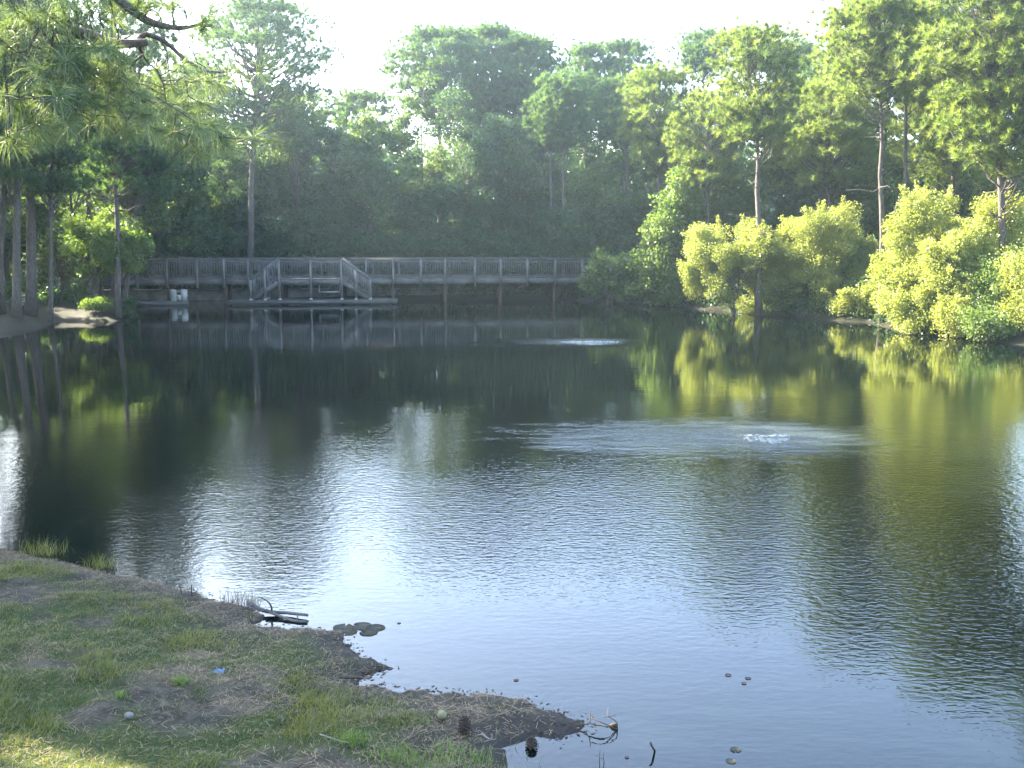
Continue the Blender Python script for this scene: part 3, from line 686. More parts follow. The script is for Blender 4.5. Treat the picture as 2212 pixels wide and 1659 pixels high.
pxs = [0, 60, 120, 180, 240, 297, 361, 426, 484, 536, 609, 675, 740, 791, 849, 909, 962, 1026, 1081, 1139, 1199, 1257, 1315]
ss = [sx_of(p) for p in pxs]; s0, s1 = ss[0]-.3, ss[-1]+.3
WT = 2.1
b = BW(); k = s0; rng = np.random.default_rng(3)
while k < s1:
    b.bx(k, k+.138, .04, WT-.04, DZ-.04+rng.uniform(0, .004), DZ+rng.uniform(0, .006)); k += .146
place(b.build("deck", M['wood']), bw)
b = BW()
for a_, c_ in zip(ss[:-1], ss[1:]):
    b.bx(a_+.002, c_-.002, 0, .038, DZ-.36+rng.uniform(-.006, .006), DZ-.045)
place(b.build("fascia", M['woodh']), bw)
b = BW().bx(s0, s1, WT-.038, WT, DZ-.36, DZ-.045); b.bx(s0, s1, .7, .74, DZ-.33, DZ-.045); b.bx(s0, s1, 1.4, 1.44, DZ-.33, DZ-.045); place(b.build("joist", M['woodh']), bw)
def panel(a_, c_, t_, seed):
    r = np.random.default_rng(seed); b = BW()
    b.bx(a_+.05, c_-.05, t_-.02, t_+.018, DZ+.06, DZ+.15); b.bx(a_+.05, c_-.05, t_-.02, t_+.018, RZ-.27, RZ-.18)
    n = int((c_-a_-.12)/.132); st = (c_-a_-.10)/n
    for i_ in range(n):
        q = a_+.05+st*(i_+.5)+r.normal(0, .006); ln = r.normal(0, .008)
        b.br((q+ln, t_-.034, DZ+.03+ln*.3), (q, t_-.034, RZ-.16), .092, .022)
    return b
def post(t_, s_, zlo, zhi, wdt=.115): return BW().bx(s_-wdt/2, s_+wdt/2, t_-wdt/2, t_+wdt/2, zlo, zhi)
i609, i740 = pxs.index(609), pxs.index(740)
for k, (a_, c_) in enumerate(zip(ss[:-1], ss[1:])):
    if not (i609 <= k < i740): place(panel(a_, c_, -.005, 40+k).build("railing_panel", M['wood']), bw)
    place(panel(a_+.35, c_+.35, WT+.02, 140+k).build("railing_panel", M['wood']), bw)
for k, q in enumerate(ss):
    if pxs[k] not in (609, 675, 740): place(post(-.06, q, DZ-.53, RZ-.045).build("post", M['wood']), bw)
    place(post(WT+.08, q+.35, DZ-.53, RZ-.045).build("post", M['wood']), bw)
for a_, c_, t_ in ((s0, ss[i609]-.06, -.03), (ss[i740]+.06, s1, -.03), (s0, s1, WT+.03)):
    b = BW(); b.bx(a_, c_, t_-.09, t_+.07, RZ-.043, RZ); b.bx(a_, c_, t_-.03, t_+.008, RZ-.125, RZ-.046); place(b.build("top_rail", M['woodh']), bw)
for q in ss[::2]:
    for t_ in (.25, WT-.25):
        place(MB().tube([pt(q, t_, -1.0), pt(q, t_, .3), pt(q, t_, DZ-.35)], [.12, .115, .11], 9).build("pile", M['cone'], smooth=True), bw)
# platform with its two stair flights, part of the boardwalk
sL, sM, sR = ss[i609], ss[i609+1], ss[i740]; TF = -1.35
b = BW(); k = sL-.02
while k < sR: b.bx(k, min(k+.138, sR+.06), TF, .036, DZ-.04, DZ+.003); k += .146
place(b.build("landing", M['wood']), bw)
place(BW().bx(sL+.06, sM-.06, TF-.04, TF-.002, DZ-.33, DZ-.05).bx(sM+.06, sR-.06, TF-.04, TF-.002, DZ-.33, DZ-.05).build("fascia", M['woodh']), bw)
def based_post(q, t_, zlo, zhi):
    o = place(post(t_, q, zlo+.09, zhi, .13).build("post", M['wood']), bw)
    f = BW().bx(q-.085, q+.085, t_-.085, t_+.085, zlo, zlo+.088).build("footing", M['white']); f.parent = o
    return o
for q in (sL, sM, sR):
    based_post(q, TF-.03, .25, RZ-.046)
for a_, c_ in ((sL, sM), (sM, sR)): place(panel(a_+.02, c_-.02, TF+.02, 77).build("railing_panel", M['wood']), bw)
place(BW().bx(sL-.06, sR+.06, TF-.10, TF+.06, RZ-.044, RZ+.002).bx(sL+.066, sR-.066, TF-.03, TF+.008, RZ-.125, RZ-.047).build("top_rail", M['woodh']), bw)
for sgn, q0, q1, nm in ((-1, sL, sx_of(548), 'l'), (1, sR, sx_of(800), 'r')):
    st = empty("stair", pt((q0+q1)/2, -.7, .25)); st.parent = bw; st.location = tuple(np.array(st.location)-np.array(bw.location))
    W0 = np.array(bw.location)+np.array(st.location)
    def sp(o): o.parent = st; o.location = tuple(-W0); return o
    def inter(f, z0_, z1_): return q0+(q1-q0)*f, z0_+(z1_-z0_)*f
    zt_, zb_ = DZ, .25
    for t_ in (TF-.015, -.12):
        sp(BW().br((q0, t_, zt_-.16), (q1, t_, zb_+.02), .045, .24).build("stringer", M['woodh']))
        sp(BW().br((q0+sgn*.05, t_-.02, RZ-.03), (q1+sgn*.02, t_-.02, RZ-.03-(zt_-zb_)), .09, .13).build("handrail", M['woodh']))
        b = BW(); b.br((q0+sgn*.06, t_-.02, zt_+.13), (q1, t_-.02, zb_+.13), .04, .09)
        for k in range(1, 12):
            f = k/12; q = q0+(q1-q0)*f; dz = (zt_-zb_)*f
            b.bx(q-.018, q+.018, t_-.065, t_-.042, zt_+.10-dz, RZ-.07-dz)
        sp(b.build("baluster_panel", M['wood']))
        for f in (.5, 1.0):
            q = q0+(q1-q0)*f; dz = (zt_-zb_)*f
            sp(post(t_-.10, q, .34, RZ-.02-dz, .12).build("post", M['wood']))
            sp(BW().bx(q-.08, q+.08, t_-.18, t_-.02, .254, .338).build("footing", M['white']))
    for k in range(1, 7):
        f = k/7; q = q0+(q1-q0)*f; z_ = zt_-(zt_-zb_)*f
        sp(BW().bx(q-.13, q+.13, TF+.02, -.15, z_-.02, z_+.02).build("tread", M['wood']))
# low dock under the stairs
def dock(px0, px1, t0, t1, zt_, label, seed):
    a_, c_ = sx_of(px0), sx_of(px1); r = np.random.default_rng(seed)
    d = empty("low_dock", pt((a_+c_)/2, (t0+t1)/2, 0), label, "dock", "low docks beside the boardwalk")
    b = BW(); k = t0
    while k < t1-.02:
        b.bx(a_, c_, k, min(k+.135, t1), zt_-.04, zt_+r.uniform(-.003, .003)); k += .142
    place(b.build("deck", M['wooddark']), d)
    place(BW().bx(a_+.01, c_-.01, t0-.04, t0-.002, zt_-.20, zt_-.01).build("edge_board", M['wooddark']), d)
    n = max(2, int((c_-a_)/1.8))
    for k in range(n):
        q = a_+.1+(c_-a_-.2)*k/(n-1); place(BW().bx(q-.06, q+.06, t0+.05, t0+.17, -.9, zt_-.045).build("pile", M['barkdark']), d)
    return d
dock(499, 858, -2.05, .35, .25, "low floating grey dock under the stairs of the boardwalk", 1)
dock(262, 414, -1.6, -.4, .20, "narrow low dock left of the stairs carrying the H shaped panel", 2)
# hanging bench under the platform
qa, qb = sx_of(690), sx_of(735)
hb = empty("swing_bench", pt((qa+qb)/2, -.75, .70), "pale bench with arched open back hanging under the stair platform", "bench")
b = BW(); 
for k in range(5): b.bx(qa+.03, qb-.03, -1.0+k*.095, -.92+k*.095, .68, .70)
b.bx(qa, qb, -1.045, -1.004, .63, .72); place(b.build("seat", M['woodpale']), hb)
b = BW(); n = 12; arch = []
for k in range(n+1):
    f = k/n; arch.append((qa+.02+(qb-qa-.04)*f, -.50, 1.06+.11*math.sin(math.pi*f)))
for p_, q_ in zip(arch[:-1], arch[1:]): b.br(p_, q_, .04, .07)
b.br((qa+.02, -.54, .70), (qa+.02, -.50, 1.08), .045, .06); b.br((qb-.02, -.54, .70), (qb-.02, -.50, 1.08), .045, .06)
place(b.build("back_frame", M['woodpale']), hb)
b = BW()
for k in range(1, 10):
    q = qa+(qb-qa)*k/10; b.br((q, -.53, .70), (q, -.50, 1.05+.11*math.sin(math.pi*k/10)), .05, .015)
place(b.build("back_slats", M['wood']), hb)
for q in (qa+.02, qb-.02):
    place(BW().br((q, -1.0, .93), (q, -.52, .93), .05, .035).br((q, -.97, .70), (q, -.97, .93), .04, .04).build("armrest", M['woodpale']), hb)
    place(MB().tube([pt(q, -.98, .95), pt(q, -.76, DZ-.05)], .008, 5).tube([pt(q, -.52, .95), pt(q, -.74, DZ-.05)], .008, 5).build("chain", M['metal']), hb)
# H shaped panel on the left low dock
qa, qb = sx_of(379), sx_of(413); w_ = qb-qa
hp = empty("wooden_seat", pt((qa+qb)/2, -1.3, .2), "pale H shaped wooden seat standing at the end of the narrow low dock", "seat")
place(BW().bx(qa, qa+w_*.34, -1.45, -1.38, .205, .87).build("side_panel", M['woodpale']), hp)
place(BW().bx(qb-w_*.36, qb, -1.45, -1.38, .205, .87).build("side_panel", M['woodpale']), hp)
place(BW().bx(qa+w_*.342, qb-w_*.362, -1.445, -1.38, .27, .54).build("seat_front", M['woodpale']), hp)
place(BW().bx(qa+.02, qb-.02, -1.378, -.95, .50, .55).build("seat_board", M['woodpale']), hp)
place(BW().bx(qa+.02, qb-.02, -.99, -.95, .552, .80).build("backrest", M['woodh']), hp)
# seawall
a_, c_ = sx_of(0), sx_of(1245)
sw = empty("seawall", pt((a_+c_)/2, WT+.9, 0), "long stained grey seawall in the shade under the boardwalk", "wall")
b = BW(); k = a_
while k < c_: b.bx(k+.006, min(k+2.4, c_)-.006, WT+.75, WT+.95, -1.0, .62+rng.uniform(-.01, .01)); k += 2.4
place(b.build("wall_panels", M['concrete']), sw); place(BW().bx(a_, c_, WT+.70, WT+1.0, .635, .70).build("cap", M['concrete']), sw)
# left bank: bench and low wall behind the trunks
def boxat(px0, px1, Y, y0, y1, dy): 
    a_ = at(px0, 640, Y); c_ = at(px1, 640, Y); return (a_[0], Y, at(px0, y1, Y)[2]), (c_[0], Y+dy, at(px0, y0, Y)[2])
lo, hi = boxat(70, 116, 53.0, 598, 602, .45)
pb = empty("park_bench", ((lo[0]+hi[0])/2, 53.2, gz((lo[0]+hi[0])/2, 53.2)), "pale slatted bench behind the thickest trunk on the left bank", "bench"); zg = pb.location[2]
b = MB()
for k in range(4): b.box((lo[0], 53.0+k*.115, hi[2]-.03), (hi[0], 53.1+k*.115, hi[2]))
place(b.build("seat", M['woodpale']), pb)
b = MB()
for k in range(4): b.box((lo[0], 53.46, hi[2]+.12+k*.11), (hi[0], 53.49, hi[2]+.21+k*.11))
place(b.build("backrest", M['woodpale']), pb)
for q in (lo[0]+.04, hi[0]-.1):
    place(MB().box((q, 53.02, zg-.1), (q+.06, 53.08, hi[2]-.032)).build("leg", M['woodpale']), pb)
    place(MB().box((q, 53.495, zg-.1), (q+.06, 53.55, hi[2]+.58)).build("leg", M['woodpale']), pb)
lo, hi = boxat(-14, 50, 46.8, 641, 690, .16)
lw = empty("low_wall", ((lo[0]+hi[0])/2, 46.9, gz((lo[0]+hi[0])/2, 46.9)), "low pale wall seen between the leftmost trunks", "wall")
place(MB().box((lo[0], 46.8, lw.location[2]-.2), (hi[0], 46.96, hi[2]-.06)).build("wall_face", M['woodpale']), lw)
place(MB().box((lo[0]-.03, 46.77, hi[2]-.058), (hi[0]+.03, 46.99, hi[2])).build("cap", M['concrete']), lw)
lo, hi = boxat(117, 128, 51.0, 590, 640, .1)
pn = empty("signpost", ((lo[0]+hi[0])/2, 51, gz((lo[0]+hi[0])/2, 51)), "small pale upright board between the thin left bank trunks", "sign")
place(MB().box((lo[0], 51.0, hi[2]-.62), (hi[0], 51.03, hi[2])).build("board", M['woodpale']), pn)
place(MB().box((lo[0]+.08, 51.032, pn.location[2]-.2), (lo[0]+.17, 51.1, hi[2]-.05)).build("post", M['wood']), pn)

# ------------------------------------------------------------------ aerators
def aerator(c, rx, ry, n, label, seed, hmax):
    r = np.random.default_rng(seed); o = empty("aerator_fountain", (c[0], c[1], 0), label, "fountain", "bubbling aerators in the pond"); b = MB()
    for k in range(n):
        a = r.uniform(0, 6.283); q = r.uniform(0, 1)**.62; x = c[0]+math.cos(a)*q*rx; y = c[1]+math.sin(a)*q*ry
        s_ = r.uniform(.005, .014)*(1.3-q*.6)
        b.ball((x, y, hmax*(1-q)*r.uniform(0, 1)+.001), (s_*r.uniform(1.5, 5), s_*r.uniform(1, 1.8), s_*.35), 6, 4)
    place(b.build("foam", M['foam'], smooth=True), o)
    d = MB()
    for k in range(26):
        a = r.uniform(0, 6.283); q = r.uniform(0, 1.3); d.ball((c[0]+math.cos(a)*q*rx, c[1]+math.sin(a)*q*ry, .01+.05*r.uniform(0, 1)*max(0, 1-q)), r.uniform(.003, .007), 5, 3)
    place(d.build("droplets", M['foam'], smooth=True), o)
aerator(FOUNT[0], .45, .12, 34, "bubbling aerator with wide ripple ring in the middle of the pond", 4, .006)
aerator(FOUNT[1], 1.1, .36, 170, "white frothing aerator farther off, before the boardwalk's right part", 5, .008)

# ------------------------------------------------------------------ near pine overhanging from the left
rng = rngn()
tx, ty = -7.4, 10.6
npn = empty("pine_tree", (tx, ty, gz(tx, ty)-.02), "near pine reaching crooked boughs with long needles over the upper left", "tree")
tr = MB(); zg = npn.location[2]
TP = curve((tx, ty, zg-.2), (tx+.2, ty+.1, 11.5), 14, 0, rng, .03); tr.tube(TP, np.linspace(.21, .07, 14), 12, .06, rng)
tuftC, tuftA = [], []
def poly3(pts, Y0, Y1): return np.array([at(px, py, Y0+(Y1-Y0)*k/max(1, len(pts)-1)) for k, (px, py) in enumerate(pts)])
def smooth(P, n=4):
    P = np.asarray(P); out = []
    Q_ = np.vstack([2*P[0]-P[1], P, 2*P[-1]-P[-2]])
    for k in range(1, len(Q_)-2):
        p0, p1, p2, p3 = Q_[k-1:k+3]
        for t in np.linspace(0, 1, n, endpoint=False):
            out.append(.5*((2*p1)+(-p0+p2)*t+(2*p0-5*p1+4*p2-p3)*t*t+(-p0+3*p1-3*p2+p3)*t**3))
    return np.array(out+[P[-1]])
def bough(P, ra, rb, k=7): tr.tube(P, np.linspace(ra, rb, len(P)), k, .05, rng)
def tuft(c, a): tuftC.append(np.asarray(c, float)); tuftA.append(unit(np.asarray(a, float)))
def twig(s, e, r=.009, tufts=True):
    P = curve(s, e, 5, rng.uniform(-.05, .008), rng, .02); bough(P, r, .004, 5)
    if tufts:
        d = unit(P[-1]-P[-2]); tuft(P[-1], d+np.array([0, 0, .35]))
        if rng.uniform() < .5: tuft(along(P, .7), d+rng.normal(0, .4, 3)+np.array([0, 0, .3]))
main = smooth([tuple(p) for p in np.vstack([[TP[5]], poly3([(-60,-10),(60,30),(145,65),(187,75),(233,92),(270,95),(299,93),(318,91)], 10.3, 10.6)])], 4)
bough(main, .085, .034, 9)
arch = smooth(poly3([(297,94),(301,84),(313,75),(330,78),(350,86),(372,103),(394,124),(418,140),(443,152),(470,156),(499,154)], 10.6, 10.9)); bough(arch, .034, .010)
sub = [([(394,124),(398,150),(401,173),(404,190),(406,205),(422,217),(443,224)], .012, .005), ([(401,173),(415,179),(429,184)], .009, .005),
       ([(455,154),(460,168),(469,180)], .009, .005), ([(160,40),(176,46),(184,60),(187,74)], .03, .04),
       ([(301,96),(304,108),(308,118),(292,132),(278,149),(262,146)], .022, .008), ([(308,118),(322,138),(338,150)], .012, .006),
       ([(345,86),(358,106),(363,130),(366,165),(376,200)], .010, .005), ([(230,94),(236,116),(241,137)], .012, .006),
       ([(200,80),(201,120),(198,140)], .009, .005), ([(268,150),(268,175),(262,200)], .008, .005), ([(406,205),(396,232),(420,262),(450,270)], .008, .004),
       ([(443,224),(462,240),(466,268),(452,285)], .007, .004)]
for pts, ra, rb in sub:
    P = smooth(poly3(pts, 10.7, 10.7+rng.uniform(-.3, .3)), 3); bough(P, ra, rb, 6)
    if ra < .02: tuft(P[-1], unit(P[-1]-P[-3])+np.array([0, 0, .3]))
up = smooth(np.vstack([[TP[8]], poly3([(120,-70),(230,-20),(275,14),(310,40),(337,51),(364,58),(392,60),(420,56),(445,44)], 10.0, 10.4)]), 3); bough(up, .06, .012)
for px, py, Y in [(455,20,10.4),(440,45,10.3),(395,22,10.2),(372,5,10.3),(345,22,10.2),(325,8,10.1),(300,-5,10),(262,18,10.1),(238,2,10),(215,30,10),(190,10,9.8),(165,30,9.9),(135,20,9.8),(98,24,9.6),(100,50,9.7),(62,48,9.7),(30,20,9.6),(12,60,9.7)]:
    s = along(up, rng.uniform(.25, 1)) if px > 250 else along(main, rng.uniform(.05, .5)); e = at(px, py, Y)
    d = up if px > 250 else main; s = d[np.argmin(np.linalg.norm(d-e, axis=1))]; twig(s, e, .010)
# hanging boughs with tufts below the crooked limb
for pts, Y in [([(187,76),(182,120),(180,150)],10.4),([(241,137),(236,190),(230,245)],10.6),([(120,60),(105,120),(96,165)],9.9),([(90,50),(60,110),(40,170),(42,215)],9.8),
               ([(150,70),(150,140),(140,200)],10.1),([(96,165),(92,190),(96,222)],9.9),([(262,200),(270,240),(275,280)],11),([(338,150),(352,180),(358,215)],10.7),
               ([(376,200),(380,250),(370,290)],11.2),([(20,60),(10,140),(20,240),(14,300)],10),([(140,200),(160,230),(164,246)],10.1),([(198,140),(205,180),(200,215)],10.5),
               ([(300,150),(305,200),(318,235)],11),([(60,120),(70,180),(68,240),(80,290)],10.3),([(450,270),(470,290),(484,296)],11),([(420,262),(410,290),(400,318)],11.2)]:
    P = smooth(poly3(pts, Y, Y+rng.uniform(-.2, .3)), 3); bough(P, .014, .006, 6); tuft(P[-1], unit(P[-1]-P[-3])*.7+np.array([0, 0, .5]))
    for k in range(5):
        s = along(P, rng.uniform(.2, 1)); twig(s, s+rng.normal(0, 1, 3)*np.array([.30, .30, .12])+np.array([.1, 0, .02]), .007)
allb = np.vstack([main, up, arch])
for k in range(95):
    px = rng.uniform(-40, 330) if rng.uniform() < .72 else rng.uniform(300, 505); py = rng.uniform(-30, 300)
    if 270 < px < 425 and py < 190: continue
    if px > 330 and not 170 < py < 330: continue
    Y = rng.uniform(9.6, 12.2); e = at(px, py, Y); s = e+np.array([-rng.uniform(.15, .5), rng.uniform(-.2, .2), rng.uniform(.0, .35)])
    twig(s, e, .008)
tc = np.array(tuftC); ta = np.array(tuftA); ok = open_to_sun(tc, .25); tc, ta = tc[ok], ta[ok]
def long_needles(c, a, n, L, W_):
    m = len(c); cc = np.repeat(c, n, 0); aa = np.repeat(a, n, 0)
    d = unit(aa*.55+rng.normal(0, .62, (m*n, 3))); l = L*rng.uniform(.7, 1.1, (m*n, 1)); b0 = cc+aa*rng.uniform(-.10, .04, (m*n, 1))
    sd = unit(np.cross(d, rng.normal(0, 1, (m*n, 3))))*W_/2
    mid = b0+d*l*.55; mid[:, 2] -= .012; tip = b0+d*l; tip[:, 2] -= .055
    V = np.stack([b0-sd, b0+sd, mid+sd*.9, mid-sd*.9, tip], 1).reshape(-1, 3); i5 = np.arange(m*n)[:, None]*5
    return V, i5+np.array([[0, 1, 2, 3]]), i5+np.array([[3, 2, 4]]), np.repeat(rng.uniform(0, 1, m), n)*.6+rng.uniform(0, .4, m*n)
V, Q4, T3, ti = long_needles(tc, ta, 62, .25, .0055)
place(tr.build("trunk", M['twig'], smooth=True), npn)
place(mk("crown", V, [Q4, T3], M['near_pine'], attrs={"tint": ('FACE', np.concatenate([ti, ti]))}), npn)
# its upper crown above the picture
pine("tall pine next to the near overhanging pine, outside the picture", 0, 0, 0, 0, 0, 'pine', n=110, puffs=14, r0=.2, group=GO, xy=(-9.4, 13.2), h=13.5, cr=3.0, cb=5.2, wide=.40)

# ------------------------------------------------------------------ near bank: grass, straw, small things
rng = rngn()
def scatter(n, x0=-6.6, x1=.3, y0=5.2, y1=13.2):
    x = rng.uniform(x0, x1, n); y = rng.uniform(y0, y1, n); f = x > -y*.53-.4; return x[f], y[f]
def blades(x, y, z, L, W_, lean, tilt=None):
    n = len(x); a = rng.uniform(0, 6.283, n); d = np.stack([np.cos(a)*lean, np.sin(a)*lean, np.ones(n)], 1); d = unit(d)
    s_ = np.stack([-np.sin(a+1.2), np.cos(a+1.2), np.zeros(n)], 1)*W_[:, None]/2
    b0 = np.stack([x, y, z-.004], 1); mid = b0+d*L[:, None]*.55; tip = b0+d*L[:, None]; tip[:, :2] += np.stack([np.cos(a), np.sin(a)], 1)*(L*lean*.45)[:, None]; tip[:, 2] -= L*lean*.25
    V = np.stack([b0-s_, b0+s_, mid+s_*.75, mid-s_*.75, tip], 1).reshape(-1, 3); i5 = np.arange(n)[:, None]*5
    return V, i5+np.array([[0, 1, 2, 3]]), i5+np.array([[3, 2, 4]])
x, y = scatter(330000); sd = sdist(x, y); gr_, dr_ = cover(x, y, sd)
keep = (sd > .06) & (rng.uniform(0, 1, len(x)) < (.22+.78*gr_)*np.clip(9.5/np.maximum(y, 6)-.35, .35, 1)*.62)
x, y, sd, gr_ = x[keep], y[keep], sd[keep], gr_[keep]; z = land(x, y, sd)
tall = fbm(x*2.2+9, y*2.2, 91, 3)
L = rng.uniform(.020, .062, len(x))*(.55+1.7*sstep(.48, .72, tall))*(.45+.7*gr_)
V, q4, t3 = blades(x, y, z, L, rng.uniform(.003, .0065, len(x)), rng.uniform(.15, 1.1, len(x)))
ti = np.clip(.25+.9*(fbm(x*1.6, y*1.6, 61, 3)-.35)+rng.normal(0, .16, len(x)), 0, 1)
tag(mk("grass", V, [q4, t3], M['grass'], attrs={"tint": ('FACE', np.concatenate([ti, ti]))}), kind='stuff')
x, y = scatter(150000); sd = sdist(x, y); gr_, dr_ = cover(x, y, sd)
keep = (sd > .02) & (rng.uniform(0, 1, len(x)) < .12+.5*dr_*(1-.6*gr_)+.03*(sd < .7)); x, y, sd = x[keep], y[keep], sd[keep]; z = land(x, y, sd)+rng.uniform(.002, .016, len(x))
n = len(x); a = rng.uniform(0, 3.1416, n); l = rng.uniform(.015, .075, n)*np.where(rng.uniform(0, 1, n) < .06, 2, 1); d = np.stack([np.cos(a), np.sin(a), rng.normal(0, .10, n)], 1)
c = np.stack([x, y, z], 1); sdv = np.stack([-np.sin(a), np.cos(a), np.zeros(n)], 1)*.0017; e = d*l[:, None]/2; up_ = np.array([0, 0, .004])
V = np.stack([c-e-sdv, c-e+sdv, c+e+sdv+up_, c+e-sdv+up_], 1).reshape(-1, 3)
tag(mk("pine_straw", V, [np.arange(n*4).reshape(-1, 4)], M['straw'], attrs={"tint": ('FACE', rng.uniform(0, 1, n))}), kind='stuff')
# leaf bits and flecks washed up along the waterline
x, y = scatter(260000, -6.6, .6, 5.2, 12.6); sd = sdist(x, y); k = (np.abs(sd-.02) < .13) & (rng.uniform(0, 1, len(x)) < .55*np.exp(-np.abs(sd-.03)/.05)*sstep(.30, .62, fbm(x*2.5, y*2.5, 44)))
x, y, sd = x[k], y[k], sd[k]; z = np.where(sd > 0, land(x, y, sd)+.004, .003); n = len(x); a = rng.uniform(0, 6.283, n); l = rng.uniform(.006, .026, n)[:, None]
d = np.stack([np.cos(a), np.sin(a), rng.normal(0, .12, n)], 1); sv = np.stack([-np.sin(a), np.cos(a), rng.normal(0, .12, n)], 1); c = np.stack([x, y, z], 1)
V = np.stack([c-d*l, c+sv*l*.4, c+d*l, c-sv*l*.4], 1).reshape(-1, 3); V[:, 2] = np.maximum(V[:, 2], .0015)
tag(mk("shore_litter", V, [np.arange(n*4).reshape(-1, 4)], M['litter'], attrs={"tint": ('FACE', rng.uniform(0, 1, n)**2)}), kind='stuff')
def stick(name, label, cat, runs, z=0.0, r=.012, mat='deadwood', group=None):
    b = MB(); rr_ = np.random.default_rng(len(label))
    for pts, r0, r1 in runs:
        P = np.array([on(px, py, max(z, 0)+dz) for px, py, dz in pts]); P = smooth(P, 3) if len(P) > 2 else P
        b.tube(P, np.linspace(r0, r1, len(P)), 7, .08, rr_)
    c0 = on(runs[0][0][0][0], runs[0][0][0][1], z); o = empty(name, c0, label, cat, group) if False else None
    ob = b.build(name, M[mat], smooth=True)
    return tag(ob, label, cat, group)
stick("fallen_branch", "bleached forked branch lying from the bank into the water", "branch",
      [([(535,1300,.10),(560,1315,.05),(585,1322,.03),(620,1324,.025),(665,1329,.03)], .022, .013), ([(575,1318,.05),(610,1333,.02),(640,1342,.01),(664,1343,.012)], .016, .011),
       ([(587,1323,.03),(586,1310,.12),(577,1298,.20),(562,1290,.24)], .010, .005), ([(640,1326,.03),(643,1333,.02),(641,1340,.02)], .007, .005), ([(545,1306,.10),(530,1312,.08),(515,1308,.12)], .010, .004)])
stick("drowned_twigs", "thin dead twigs sprawling out of the water off the tip of the spit", "branch",
      [([(1222,1563,.005),(1250,1565,.02),(1272,1562,.05),(1275,1550,.09),(1276,1532,.14)], .005, .002), ([(1272,1562,.05),(1295,1567,.05),(1315,1570,.04),(1333,1576,.0)], .005, .003),
       ([(1276,1550,.09),(1300,1561,.08),(1322,1570,.04),(1334,1575,.0)], .004, .003), ([(1334,1575,.0),(1332,1560,.06),(1318,1550,.09),(1312,1545,.10),(1314,1530,.12)], .004, .002), ([(1305,1549,.10),(1330,1546,.09)], .003, .002)], mat='cone')
stick("bent_stick", "dark bent stick standing up out of the still water", "stick", [([(1405,1603,.085),(1410,1615,.05),(1417,1625,-.03)], .008, .007)], mat='cone')
stick("dead_stems", "few thin grey stems rising from shallow water near the bottom edge", "stem", [([(1296,1659,-.03),(1295,1640,.05),(1296,1620,.13)], .003, .0015), ([(1306,1650,-.02),(1303,1636,.05),(1305,1622,.09)], .003, .0015), ([(1288,1632,.09),(1302,1640,.07)], .002, .0015)])
stick("dark_debris", "small dark lump of debris floating below the drowned twigs", "debris", [([(1318,1568,.0),(1325,1566,.015),(1332,1566,.01)], .012, .016), ([(1331,1567,.01),(1333,1560,.05)], .004, .002), ([(1317,1569,.0),(1309,1570,.004)], .004, .002)], mat='cone')
stick("bleached_sticks", "small tangle of bleached sticks beside the little inlet", "stick", [([(1040,1584,.11),(1050,1592,.10),(1060,1598,.09)], .007, .005), ([(1062,1586,.12),(1063,1592,.10),(1060,1598,.09)], .006, .004), ([(1030,1588,.10),(1048,1586,.11)], .004, .003), ([(1045,1602,.09),(1072,1596,.08)], .004, .003)], mat='stone')
stick("straight_stick", "thin pale stick lying across the near slope above the spit", "stick", [([(690,1586,.22),(720,1596,.21),(752,1605,.20)], .006, .004)], mat='stone')
stick("dark_log", "short dark stick of driftwood on the bare grey soil", "stick", [([(733,1462,.17),(755,1463,.165),(782,1463,.155)], .014, .012)], mat='cone')
stick("upright_stems", "few upright dry stems at the waterline of the left bank", "stem", [([(394,1290,.0),(392,1278,.07),(389,1265,.14)], .006, .004), ([(416,1293,-.01),(414,1278,.08),(414,1264,.16)], .006, .005), ([(426,1288,.0),(424,1280,.03),(427,1272,.07)], .004, .002)], mat='straw')
def pinecone(px, py, zc, label, sz):
    c = on(px, py, zc); r = np.random.default_rng(int(px)); root = empty("pine_cone", (c[0], c[1], zc-sz*.4), label, "pine cone", "pine cones on the bank")
    b = MB().ball(c, (sz*.34, sz*.34, sz*.5), 10, 7); place(b.build("core", M['cone'], smooth=True), root); b = MB()
    for k in range(70):
        f = (k+.5)/70; zz_ = 1-2*f; a = k*2.39996; q = math.sqrt(max(0, 1-zz_*zz_)); o = np.array([q*math.cos(a), q*math.sin(a), zz_])
        p0 = c+o*np.array([sz*.3, sz*.3, sz*.46]); dd = unit(o+np.array([0, 0, .45])); sdv = unit(np.cross(dd, [0, 0, 1.01]))*sz*.11; nn = np.cross(sdv, dd)
        e = p0+dd*sz*.22; th_ = unit(nn)*sz*.03
        b.add([p0-sdv*.5, p0+sdv*.5, e+sdv, e-sdv, p0-sdv*.5+th_, p0+sdv*.5+th_, e+sdv+th_, e-sdv+th_], [(0,3,2,1),(4,5,6,7),(0,1,5,4),(1,2,6,5),(2,3,7,6),(3,0,4,7)])
    place(b.build("scales", M['cone']), root)
def gpix(px, py):       # the ground under a picture point
    z = 0.0
    for k in range(30): p = on(px, py, z); z = .5*z+.5*max(0, gz(p[0], p[1]))
    return on(px, py, z)
p = gpix(1003, 1578); pinecone(1003, 1566, p[2]+.045, "dark open pine cone lying on the grassy spit", .10)
pinecone(1148, 1608, .02, "black wet pine cone at the water's edge under the spit", .085)
p = gpix(955, 1553); ob = MB().ball((p[0], p[1], p[2]+.028), .034, 20, 12).build("old_ball", M['ball'], smooth=True); tag(ob, "old faded round ball on dry grass near the dark pine cone", "ball")
p = gpix(474, 1452); rr_ = np.random.default_rng(8); b = MB(); n = 6
grid = [[p+np.array([(i_-3)*.014, (j_-2)*.013, .012+.012*rr_.normal()]) for i_ in range(7)] for j_ in range(5)]
V = np.array(grid).reshape(-1, 3); V = np.vstack([V, V+np.array([0, 0, .002])]); q = []
